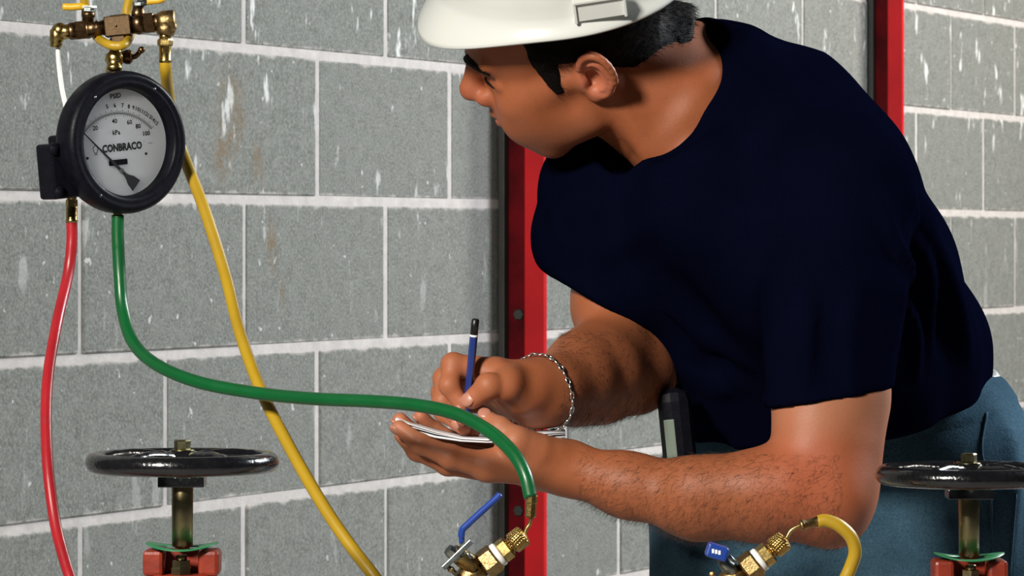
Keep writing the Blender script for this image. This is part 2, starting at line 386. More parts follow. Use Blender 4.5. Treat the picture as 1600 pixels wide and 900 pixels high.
def manifold():
    Y = 3.625; p = lambda u, v, y=Y: P(u, v, y)
    root = empty('brass_manifold', p(180, 110), 'brass three valve manifold of fittings above the gauge', 'manifold')
    # axis runs slightly up to the right
    ax = lambda u: p(u, 51-(u-90)*.105)
    q = MB(); q.lathe(p(87, 74), p(90, 46), [(0, .0052), (.15, .0058), (.3, .0058), (.35, .0066), (.9, .0074), (1, .006)], 14)
    q.sphere(p(93, 48), .0080); q.lathe(ax(92), ax(112), [(0, .0078), (.6, .0072), (1, .0072)], 16); q.build('elbow', M['brass'], root)
    q = MB(); q.lathe(ax(108), ax(120), [(0, .0078), (.2, .0085), (1, .0085)], 16); q.build('coupling', M['old_brass'], root)
    q = MB(); q.lathe(ax(118), ax(136), [(0, .0088), (.1, .0098), (.9, .0098), (1, .009)], 6, False); q.lathe(ax(134), ax(164), [(0, .0090), (.15, .0092), (.3, .0078), (.4, .0092), (.5, .0070), (.6, .0082), (.7, .0066), (1, .0080)], 18)
    q.lathe(p(137, 42), p(138, 18), [(0, .0055), (.6, .0055), (.65, .0066), (1, .0066)], 12); b1 = q.build('ball_valve', M['old_brass'], root)
    q = MB(); q.cyl(p(137, 19), p(137.5, 11), .0060, 6, False); q.box(p(141, 11), (.007, .004, .0012)); q.build('handle_nut', M['steel'], b1)
    q = MB(); q.tube(catmull([p(136, 12), p(126, 10), p(112, 11), p(98, 10.5)], 5), [.003]*5+[.0036]*10+[.003], 10); q.build('lever', M['yellow_rubber'], b1)
    # centre cross
    q = MB(); R_ = np.array([[1, 0, .105], [0, 1, 0], [-.105, 0, 1]]).T
    q.box(ax(185), (.0128, .0105, .0098), R_, .0012); q.box(p(185, 55), (.0066, .0085, .0085), R_, .001); q.box(p(186, 33), (.008, .009, .006), R_, .001); q.cyl(ax(183)-[0, .0105, 0], ax(183)-[0, .0115, 0], .0012, 10); q.build('cross_body', M['dark_bronze'], root)
    # right valve
    q = MB(); q.lathe(ax(206), ax(226), [(0, .0085), (.5, .0105), (1, .0090)], 18); q.lathe(ax(224), ax(242), [(0, .0095), (.1, .0108), (.9, .0108), (1, .009)], 6, False); q.lathe(ax(240), ax(252), [(0, .008), (1, .008)], 16)
    q.lathe(p(216, 30), p(216, 10), [(0, .0068), (.6, .0066), (.7, .0058), (1, .0054)], 14); b2 = q.build('ball_valve', M['old_brass'], root)
    q = MB(); q.cyl(p(216, 10), p(216, 3), .0058, 6, False); q.tube([p(214, 4), p(222, 6), p(230, 2)], .0034, 8); q.build('handle_nut', M['steel'], b2)
    q = MB(); q.tube(catmull([p(228, 3), p(238, 2), p(248, 1), p(256, -2)], 5), .0032, 10); q.build('lever', M['yellow_rubber'], b2)
    q = MB(); q.lathe(ax(246), ax(274), [(0, .0085), (.3, .0105), (.9, .0105), (1, .009)], 18); q.lathe(p(260, 36), p(258, 55), [(0, .0105), (.7, .0095), (1, .0080)], 16); q.build('elbow', M['bronze'], root)
    q = MB(); q.lathe(p(258, 52), p(258, 62), [(0, .0058), (1, .0058)], 14); q.lathe(p(258, 61), p(258, 72), [(0, .0070), (.2, .0076), (.8, .0076), (1, .007)], 6, False); q.lathe(p(258, 72), p(258, 98), [(0, .0060), (.8, .0058), (.85, .0062), (1, .006)], 14); q.build('hose_nut', M['brass'], root)
    # needle valve between the manifold and the gauge
    q = MB(); q.lathe(p(181, 62), p(178, 112, 3.615), [(0, .0062), (.3, .0062), (.33, .0056), (.42, .0062), (.5, .0090), (.62, .0096), (.72, .0080), (.8, .0066), (.86, .0078), (1, .0080)], 18); nv = q.build('needle_valve', M['brass'], root)
    q = MB(); q.lathe(p(187, 89), p(207, 89), [(0, .0066), (.3, .0060), (.5, .0072), (.8, .0072), (1, .005)], 12); q.tube(catmull([p(205, 90), p(213, 87), p(220, 79)], 4), .0026, 8); q.sphere(p(221, 78), .0035); q.build('valve_stem', M['old_brass'], nv)
manifold()
def hose(name, pts, r, m, label, n=10):
    q = MB(); q.tube(catmull([P(*t) for t in pts], n), r, 16)
    o = q.build(name, m); tag(o, label, 'hose'); return o
hose('clear_tube', [(91, 68, 3.628), (91, 85, 3.628), (93, 110, 3.63), (97, 140, 3.632), (103, 168, 3.634), (107, 194, 3.635)], .0024, M['white_plastic'], 'thin white tube joining the manifold elbow to the gauge block')
hose('yellow_strap_hose', [(150, -178, 3.64), (125, -165, 3.64), (114, -120, 3.64), (122, -60, 3.64), (131, -5, 3.65), (138, 30, 3.655), (150, 56, 3.64), (166, 68, 3.602), (182, 72, 3.595), (196, 68, 3.602), (204, 50, 3.65), (198, 20, 3.652), (203, -10, 3.65), (200, -60, 3.645), (186, -130, 3.64), (172, -168, 3.64), (152, -178, 3.64)], .0044, M['hose_yellow'], 'yellow hose looped under the brass manifold as a hanger')
q = MB(); q.tube(catmull([P(140, -158, 3.64), P(146, -166, 3.64), P(153, -164, 3.64), P(156, -178, 3.64), P(152, -200, 3.64), P(152, -240, 3.64), np.array([P(152, 0, 3.64)[0], 3.64, 2.42])], 6), .0025, 10); tag(q.build('hanging_hook', M['steel']), 'steel hook rod holding the loop of yellow hose above the manifold', 'hook')
hose('yellow_hose', [(258, 92, 3.625), (259, 110, 3.63), (262, 140, 3.66), (268, 180, 3.69), (282, 230, 3.69), (298, 272, 3.67), (322, 335, 3.64), (352, 430, 3.60), (375, 520, 3.55), (408, 610, 3.50), (452, 698, 3.45), (505, 790, 3.40), (550, 856, 3.37), (590, 908, 3.35), (640, 985, 3.34), (690, 1060, 3.34)], .0058, M['hose_yellow'], 'long yellow hose running diagonally from the manifold past the gauge')
hose('green_hose', [(184, 336, 3.612), (184, 370, 3.612), (187, 430, 3.61), (192, 485, 3.60), (208, 535, 3.57), (245, 570, 3.53), (310, 597, 3.49), (400, 614, 3.45), (490, 623, 3.40), (580, 627, 3.36), (650, 633, 3.33), (710, 646, 3.30), (762, 672, 3.27), (800, 706, 3.24), (820, 740, 3.225), (829, 777, 3.22)], .0060, M['hose_green'], 'green hose curving from the gauge across to the brass test cock')
hose('red_hose', [(112, 344, 3.635), (112, 380, 3.635), (106, 430, 3.63), (90, 500, 3.60), (76, 580, 3.56), (72, 650, 3.53), (75, 730, 3.50), (85, 810, 3.48), (98, 865, 3.46), (116, 920, 3.44), (150, 1000, 3.42), (200, 1060, 3.40)], .0054, M['hose_red'], 'red hose hanging from the left side of the gauge')
# ------------------------------------------------------------------ test cocks on the backflow body
def test_cock(ob, du, dv, Y, name_label, lever_fn):
    # fittings run up to the right; (ob) = pixel of the big hex centre
    p = lambda t, s=0: P(ob[0]+du*t-dv*s*0, ob[1]+dv*t, Y)
    root = empty('test_cock', P(ob[0]-60, ob[1]+75, Y), name_label, 'valve')
    px = Y/F
    q = MB(); q.lathe(p(-62), p(-12), [(0, 11*px), (.15, 17*px), (.5, 22*px), (.8, 19*px), (1, 14*px)], 20); q.lathe(p(-16), p(-9), [(0, 14*px), (1, 14*px)], 18)
    q.cyl(P(ob[0]-50, ob[1]+28, Y), P(ob[0]-70, ob[1]+160, Y-.03), 13*px, 16); q.cyl(P(ob[0]-58, ob[1]+12, Y-.01), P(ob[0]-60, ob[1]+12, Y-.016), 5*px, 12)
    q.build('body', M['bronze'], root)
    q = MB(); q.lathe(p(-12), p(14), [(0, 20*px), (.12, 24*px), (.88, 24*px), (1, 22*px)], 6, False, .3); q.build('hex_collar', M['bronze'], root)
    q = MB(); q.cyl(p(13), p(23), 20*px, 24); q.build('sealing_ring', M['white_plastic'], root)
    q = MB(); q.lathe(p(22), p(40), [(0, 17*px), (.15, 19*px), (.85, 19*px), (1, 16*px)], 6, False, .3); q.build('hex_nut', M['brass'], root)
    q = MB(); q.lathe(p(39), p(46), [(0, 12*px), (1, 12*px)], 20)
    V = []; seg = 44
    prof = [(44, 13), (46, 17), (50, 17.3), (54, 17.3), (58, 17.3), (62, 17.3), (66, 17.3), (68, 16), (70, 9), (71, 4)]
    q.lathe(p(44), p(71), [((t-44)/27, r*px) for t, r in prof], seg); o = q.build('knurled_nut', M['knurl'], root)
    return root, p, px
m = worn('knurl', (.56, .37, .11), (.40, .25, .08), 60, .3, 1, 0); t = NT(m)
w1 = t.n('ShaderNodeTexWave', wave_type='BANDS', bands_direction='DIAGONAL'); w1.inputs['Scale'].default_value = 190; t.l(t.pos(), w1.inputs[0])
mp = t.n('ShaderNodeMapping'); mp.inputs['Rotation'].default_value = (0, 1.57, 0); t.l(t.pos(), mp.inputs[0])
w2 = t.n('ShaderNodeTexWave', wave_type='BANDS', bands_direction='DIAGONAL'); w2.inputs['Scale'].default_value = 190; t.l(mp.outputs[0], w2.inputs[0])
t.bump(t.math('MULTIPLY', w1.outputs['Fac'], w2.outputs['Fac']), .9, .0012); M['knurl'] = m
YT = 3.22
rt_, p_, px_ = test_cock((764, 878), .80, -.62, YT, 'brass test cock with raised blue lever under the green hose', None)
q = MB(); q.tube(catmull([p_(70), P(823, 826, YT), P(828, 818, YT), P(830, 806, YT)], 5), 3.0*px_, 10); q.build('bent_tube', M['brass'], rt_)
q = MB(); q.lathe(P(829, 809, YT), P(831, 773, YT), [(0, 7*px_), (.08, 8.6*px_), (.62, 8.4*px_), (.66, 9.4*px_), (.95, 9.4*px_), (1, 8*px_)], 8, False); q.build('ferrule', M['brass'], rt_)
q = MB(); q.lathe(P(740, 884, YT-.004), P(708, 862, YT-.012), [(0, 17*px_), (.3, 15*px_), (.6, 15*px_), (1, 12*px_)], 16); q.build('bonnet', M['bronze'], rt_)
q = MB(); A_ = np.array([[.8, 0, .6], [0, 1, 0], [-.6, 0, .8]]).T
q.box(P(715, 866, YT-.014), (.0170, .006, .0022), np.array([[.72, 0, -.69], [0, 1, 0], [.69, 0, .72]]), .0006); q.box(P(722, 853, YT-.014), (.0022, .0035, .008), None, .0006)
q.lathe(P(716, 871, YT-.012), P(700, 858, YT-.016), [(0, 11*px_), (.6, 11*px_), (1, 9*px_)], 6, False); q.cyl(P(698, 884, YT-.014), P(712, 896, YT-.014), 4*px_, 8); q.cyl(P(730, 864, YT-.018), P(737, 872, YT-.018), 3.4*px_, 8); q.build('lever_bracket', M['steel'], rt_)
q = MB(); q.tube(catmull([P(721, 848, YT-.016), P(721, 836, YT-.017), P(723, 827, YT-.018), P(731, 819, YT-.019), P(755, 797, YT-.022), P(777, 777, YT-.025), P(782, 771, YT-.0255)], 5), [4.0*px_]*4+[5.4*px_]*24+[5.6*px_, 4.5*px_, 2*px_], 12); q.build('lever', M['blue_rubber'], rt_)
YR = 3.24
rt2, p_, px_ = test_cock((1172, 886), .80, -.62, YR, 'brass test cock with blue lever end below the forearm', None)
q = MB(); q.tube(catmull([p_(70), P(1236, 829, YR), P(1248, 822, YR), P(1256, 819, YR)], 5), 3.0*px_, 10); q.build('bent_tube', M['brass'], rt2)
q = MB(); q.lathe(P(1250, 822, YR), P(1284, 813, YR), [(0, 7*px_), (.06, 9.5*px_), (.16, 9.5*px_), (.2, 7*px_), (.9, 8*px_), (1, 7*px_)], 16); q.build('ferrule', M['bronze'], rt2)
q = MB(); q.lathe(P(1150, 900, YR), P(1128, 874, YR-.012), [(0, 15*px_), (.5, 12*px_), (1, 9*px_)], 14); q.cyl(P(1139, 868, YR-.014), P(1148, 878, YR-.014), 3*px_, 8); q.build('bonnet', M['steel'], rt2)
q = MB(); q.box(P(1120, 862, YR-.02), (.0095, .010, .0062), np.array([[.94, 0, .3], [0, 1, 0], [-.3, 0, .94]]), .0022); lv = q.build('lever', M['blue_rubber'], rt2)
q = MB()
for k in range(3): q.box(P(1114+k*5, 861+k*1.2, YR-.0302), (.0010, .0003, .0018))
q.build('lever_mark', M['paper'], lv)
hose('yellow_drain_hose', [(1278, 815, YR), (1292, 814, YR), (1312, 822, YR), (1330, 840, YR+.002), (1336, 862, YR+.005), (1330, 884, YR+.008), (1318, 910, YR+.01), (1290, 960, YR+.02), (1260, 1040, YR+.02)], .0058, M['hose_yellow'], 'short yellow hose bending down from the lower test cock', 8)
# ------------------------------------------------------------------ gate valves with handwheels
def gate_valve(u, v, Y, label, tag_side):
    C = P(u, v, Y); px = Y/F; R = 152*3.1/F
    root = empty('gate_valve', C-[0, 0, .33], label, 'valve', 'gate valves with black handwheels')
    def L(x, y, z): return C+np.array([x, y, z])
    s = 3.1/F   # metres per reference pixel
    q = MB(); n = 72; q.tube([L((R-16*s)*math.cos(2*math.pi*k/n), (R-16*s)*math.sin(2*math.pi*k/n), 0) for k in range(n)], 15.5*s, 14, True)
    wheel = q.build('handwheel', M['black_enamel'], root)
    for k in range(5):
        th = 2*math.pi*k/5+.35; c, sn = math.cos(th), math.sin(th); q = MB()
        q.tube(catmull([L(a*s*c, a*s*sn, z*s) for a, z in ((18, 4), (45, 10), (80, 12), (110, 8), (140, 0))], 4), [10*s]*4+[8*s]*4+[8.5*s]*4+[10*s]*5, 10)
        q.build('spoke', M['black_enamel'], wheel)
    q = MB(); q.lathe(L(0, 0, -30*s), L(0, 0, 17*s), [(0, 30*s), (.55, 32*s), (.8, 26*s), (1, 22*s)], 24); q.box(L(0, 0, -30*s), (36*s, 30*s, 8*s), None, 1.5*s); q.build('hub', M['black_enamel'], wheel)
    q = MB(); q.cyl(L(0, 0, 17*s), L(0, 0, 20*s), 19*s, 20); q.lathe(L(0, 0, 20*s), L(0, 0, 35*s), [(0, 12*s), (.1, 13*s), (.85, 13*s), (1, 11*s)], 6, False); q.build('stem_nut', M['stem_metal'], root)
    q = MB(); q.lathe(L(0, 0, -135*s), L(0, 0, -36*s), [(0, 10*s), (.05, 16.5*s), (.98, 17*s), (1, 16*s)], 24); q.build('stem', M['stem_metal'], root)
    # green identification ring, slightly bent
    V = []; Fc = []; m_ = 40
    for z0 in (0, -1.6):
        for rr in (27, 57):
            for k in range(m_):
                th = 2*math.pi*k/m_; x = rr*math.cos(th); bend = (x/57)**2*9
                V.append(L(x*s, rr*math.sin(th)*s, (-134+bend+z0)*s))
    for k in range(m_):
        k2 = (k+1) % m_; Fc += [(k, k2, m_+k2, m_+k), (2*m_+k2, 2*m_+k, 3*m_+k, 3*m_+k2), (m_+k, m_+k2, 3*m_+k2, 3*m_+k), (k2, k, 2*m_+k, 2*m_+k2)]
    q = MB(); q.add(V, Fc); q.build('identification_ring', M['green_plate'], root)
    # red yoke: two posts, packing recess, body below
    q = MB()
    for sx in (-1, 1): q.box(L(sx*43*s, 0, -156*s), (16*s, 34*s, 20*s), None, 6*s)
    q.box(L(0, 26*s, -156*s), (44*s, 10*s, 19*s), None, 4*s)
    q.lathe(L(0, 0, -174*s), L(0, 0, -330*s), [(0, 52*s), (.06, 59*s), (.4, 59*s), (.5, 50*s), (.62, 50*s), (.66, 86*s), (.76, 86*s), (.8, 62*s), (1, 66*s)], 32); q.build('yoke', M['red_paint'], root)
    q = MB(); q.lathe(L(0, -20*s, -176*s), L(0, -20*s, -152*s), [(0, 17*s), (.5, 17*s), (.6, 15*s), (1, 15*s)], 6, False, .5); q.cyl(L(0, -20*s, -152*s), L(0, -20*s, -143*s), 9*s, 14); q.build('packing_nut', M['stem_metal'], root)
    q = MB(); q.lathe(L(0, 0, -330*s), L(0, 0, -520*s), [(0, 62*s), (.3, 90*s), (.7, 90*s), (1, 50*s)], 28)
    q.lathe(L(-150*s, 0, -430*s), L(150*s, 0, -430*s), [(0, 60*s), (0, 100*s), (.09, 100*s), (.1, 60*s), (.9, 60*s), (.91, 100*s), (1, 100*s), (1, 60*s)], 28); q.build('valve_body', M['red_paint'], root)
    return root, C-np.array([0, 0, 430*s]), s
va, ca, s_ = gate_valve(285, 722, 3.10, 'gate valve with black handwheel below the gauge, between red and yellow hoses', -1)
vb, cb, _ = gate_valve(1514, 742, 3.20, 'gate valve with black handwheel in front of the blue jeans', 1)
# backflow body joining the two valves below the picture edge
d_ = (cb-ca)/np.linalg.norm(cb-ca)
bf = empty('backflow_preventer', (ca+cb)/2*np.array([1, 1, 0]), 'bronze backflow body and pipes joining the two gate valves', 'pipe')
q = MB(); q.lathe(ca+d_*156*s_, cb-d_*156*s_, [(0, .052), (.04, .052), (.05, .036), (.16, .036), (.22, .058), (.45, .058), (.5, .048), (.55, .058), (.78, .058), (.84, .036), (.95, .036), (.96, .052), (1, .052)], 32); q.build('body', M['bronze'], bf)
for e, sg, lb in ((ca, -1, 'red riser pipe feeding the gate valve under the gauge'), (cb, 1, 'red riser pipe leaving the gate valve by the jeans')):
    a_ = e+d_*156*s_*sg; rp = empty('riser_pipe', a_*np.array([1, 1, 0]), lb, 'pipe')
    q = MB(); q.lathe(a_, a_+d_*.10*sg, [(0, .036), (1, .036)], 24); q.sphere(a_+d_*.10*sg, .037); q.cyl(a_+d_*.10*sg, (a_+d_*.10*sg)*np.array([1, 1, 0]), .036, 24); q.build('pipe', M['red_paint'], rp)
    q = MB(); g_ = (a_+d_*.10*sg)*np.array([1, 1, 0]); q.cyl(g_+[0, 0, .001], g_+[0, 0, .016], .07, 28); q.build('floor_flange', M['red_paint'], rp)
# ------------------------------------------------------------------ implicit-surface modelling for the figure
def norm(v): v = np.asarray(v, float); return v/np.linalg.norm(v)
class Field:
    def __init__(s, lo, hi, h):
        s.lo = np.asarray(lo, float); s.h = h; s.n = np.ceil((np.asarray(hi)-s.lo)/h).astype(int)+1
        s.f = np.full(s.n, .03, np.float32); s.ax = [(s.lo[i]+h*np.arange(s.n[i])).astype(np.float32) for i in range(3)]
    def _sub(s, lo, hi):
        i0 = np.clip(np.floor((np.asarray(lo)-s.lo)/s.h).astype(int), 0, s.n); i1 = np.clip(np.ceil((np.asarray(hi)-s.lo)/s.h).astype(int)+1, 0, s.n)
        if (i1 <= i0).any(): return None
        sl = tuple(slice(a, b) for a, b in zip(i0, i1))
        return sl, s.ax[0][sl[0]][:, None, None], s.ax[1][sl[1]][None, :, None], s.ax[2][sl[2]][None, None, :]
    def _comb(s, sl, d, k, mode):
        a = s.f[sl]
        if mode == 'sub': a, d = -a, d
        if k > 0:
            h = np.clip(.5+.5*(d-a)/k, 0, 1); r = d+(a-d)*h-k*h*(1-h)
        else: r = np.minimum(a, d)
        s.f[sl] = -r if mode == 'sub' else r
    def cone(s, a, b, ra, rb, k=.01, mode='add', flat=None, noise=None):
        a, b = np.asarray(a, float), np.asarray(b, float); R = max(ra, rb); m = R*(1 if flat is None else 1)+k+3*s.h
        g = s._sub(np.minimum(a, b)-m, np.maximum(a, b)+m)
        if g is None: return
        sl, X, Y, Z = g; x, y, z = X-a[0], Y-a[1], Z-a[2]; ba = b-a; bb = float(ba@ba)+1e-12
        t = np.clip((x*ba[0]+y*ba[1]+z*ba[2])/bb, 0, 1)
        x, y, z = x-t*ba[0], y-t*ba[1], z-t*ba[2]
        if flat is not None:     # flat = (unit axis, factor): squeezed along that axis
            ax, fa = flat; w = (x*ax[0]+y*ax[1]+z*ax[2])*(1/fa-1); x, y, z = x+w*ax[0], y+w*ax[1], z+w*ax[2]
        d = np.sqrt(x*x+y*y+z*z)-(ra+(rb-ra)*t)
        if flat is not None: d = d*(.5+.5*fa)
        s._comb(sl, d.astype(np.float32), k, mode)
    def chain(s, pts, rs, k=.008, mode='add', flat=None):
        for i in range(len(pts)-1): s.cone(pts[i], pts[i+1], rs[i], rs[i+1], k, mode, flat)
    def ell(s, c, r, Rm=None, k=.01, mode='add'):
        c = np.asarray(c, float); r = np.asarray(r, float); Rm = np.eye(3) if Rm is None else np.asarray(Rm, float)  # columns = axes
        e = np.sqrt(((Rm*r[None, :])**2).sum(1))+k+3*s.h
        g = s._sub(c-e, c+e)
        if g is None: return
        sl, X, Y, Z = g; x, y, z = X-c[0], Y-c[1], Z-c[2]
        q = [x*Rm[0, i]+y*Rm[1, i]+z*Rm[2, i] for i in range(3)]
        k0 = np.sqrt(sum((q[i]/r[i])**2 for i in range(3)))+1e-6; k1 = np.sqrt(sum((q[i]/r[i]**2)**2 for i in range(3)))+1e-6
        s._comb(sl, (k0*(k0-1)/k1).astype(np.float32), k, mode)
    def box(s, c, r, Rm=None, rad=.005, k=.005, mode='add'):
        c = np.asarray(c, float); r = np.asarray(r, float); Rm = np.eye(3) if Rm is None else np.asarray(Rm, float)
        e = (np.abs(Rm)*r[None, :]).sum(1)+k+3*s.h
        g = s._sub(c-e, c+e)
        if g is None: return
        sl, X, Y, Z = g; x, y, z = X-c[0], Y-c[1], Z-c[2]
        q = [np.abs(x*Rm[0, i]+y*Rm[1, i]+z*Rm[2, i])-(r[i]-rad) for i in range(3)]
        d = np.sqrt(sum(np.maximum(v, 0)**2 for v in q))+np.minimum(np.maximum(np.maximum(q[0], q[1]), q[2]), 0)-rad
        s._comb(sl, d.astype(np.float32), k, mode)
    def clip(s, p, nrm, k=0.):     # keep the side where (x-p).n < 0
        nrm = norm(nrm); p = np.asarray(p, float)
        d = ((s.ax[0]-p[0])[:, None, None]*nrm[0]+(s.ax[1]-p[1])[None, :, None]*nrm[1]+(s.ax[2]-p[2])[None, None, :]*nrm[2]).astype(np.float32)
        if k > 0:
            h = np.clip(.5-.5*(d-s.f)/k, 0, 1); s.f = d+(s.f-d)*h+k*h*(1-h)
        else: s.f = np.maximum(s.f, d)
    def mesh(s):
        f = s.f; f[0], f[-1], f[:, 0], f[:, -1], f[:, :, 0], f[:, :, -1] = .01, .01, .01, .01, .01, .01
        ins = f < 0; n = np.array(f.shape)-1
        cnt = np.zeros(n, np.int8)
        for i in (0, 1):
            for j in (0, 1):
                for k in (0, 1): cnt += ins[i:i+n[0], j:j+n[1], k:k+n[2]]
        act = (cnt > 0) & (cnt < 8); idx = np.argwhere(act); ID = np.full(n, -1, np.int32); ID[act] = np.arange(len(idx))
        acc = np.zeros((len(idx), 3)); c = np.zeros(len(idx))
        cs = np.array([(i, j, k) for i in (0, 1) for j in (0, 1) for k in (0, 1)])
        vals = np.stack([f[idx[:, 0]+a, idx[:, 1]+b, idx[:, 2]+d] for a, b, d in cs], 1)
        for p in range(8):
            for q in range(p+1, 8):
                if np.abs(cs[p]-cs[q]).sum() != 1: continue
                va, vb = vals[:, p], vals[:, q]; x = (va < 0) != (vb < 0)
                t = np.where(x, va/np.where(x, va-vb, 1), 0)
                acc += np.where(x[:, None], cs[p][None]+t[:, None]*(cs[q]-cs[p])[None], 0); c += x
        V = s.lo+s.h*(idx+acc/c[:, None])
        Q = []
        for ax in range(3):
            o1, o2 = [(1, 2), (2, 0), (0, 1)][ax]
            sl0 = [slice(None)]*3; sl1 = [slice(None)]*3; sl0[ax] = slice(0, -1); sl1[ax] = slice(1, None)
            a, b = ins[tuple(sl0)], ins[tuple(sl1)]
            e = np.argwhere(a != b); e = e[(e[:, o1] > 0) & (e[:, o2] > 0) & (e[:, o1] < n[o1]) & (e[:, o2] < n[o2])]
            fl = b[e[:, 0], e[:, 1], e[:, 2]]
            def g(d1, d2):
                w = e.copy(); w[:, o1] -= d1; w[:, o2] -= d2; return ID[w[:, 0], w[:, 1], w[:, 2]]
            qd = np.stack([g(1, 1), g(0, 1), g(0, 0), g(1, 0)], 1); qd[fl] = qd[fl][:, ::-1]; Q.append(qd)
        return V, np.concatenate(Q)
def vnormals(V, Q):
    d = np.cross(V[Q[:, 2]]-V[Q[:, 0]], V[Q[:, 3]]-V[Q[:, 1]]); N = np.zeros_like(V)
    for i in range(4): np.add.at(N, Q[:, i], d)
    return N/(np.linalg.norm(N, axis=1)[:, None]+1e-12)
def relax(V, Q, it=1, w=.5):
    for _ in range(it):
        S = np.zeros_like(V); c = np.zeros(len(V))
        for i in range(4):
            a, b = Q[:, i], Q[:, (i+1) % 4]; np.add.at(S, a, V[b]); np.add.at(c, a, 1)
        V = V*(1-w)+w*S/c[:, None]
    return V
def vnoise(V, scale, seed=0):
    r = np.random.default_rng(seed); out = np.zeros(len(V))
    for k in range(6):
        d = norm(r.normal(size=3))*scale*r.uniform(.6, 1.6); out += np.sin(V@d+r.uniform(0, 6.28)+1.3*np.sin(V@(norm(r.normal(size=3))*scale*.7)+r.uniform(0, 6)))
    return out/6
def set_col(me, C):
    a = me.color_attributes.new('Col', 'FLOAT_COLOR', 'POINT'); d = np.ones((len(C), 4), np.float32); d[:, :3] = C; a.data.foreach_set('color', d.ravel())
def smooth01(x, a, b): t = np.clip((x-a)/(b-a), 0, 1); return t*t*(3-2*t)
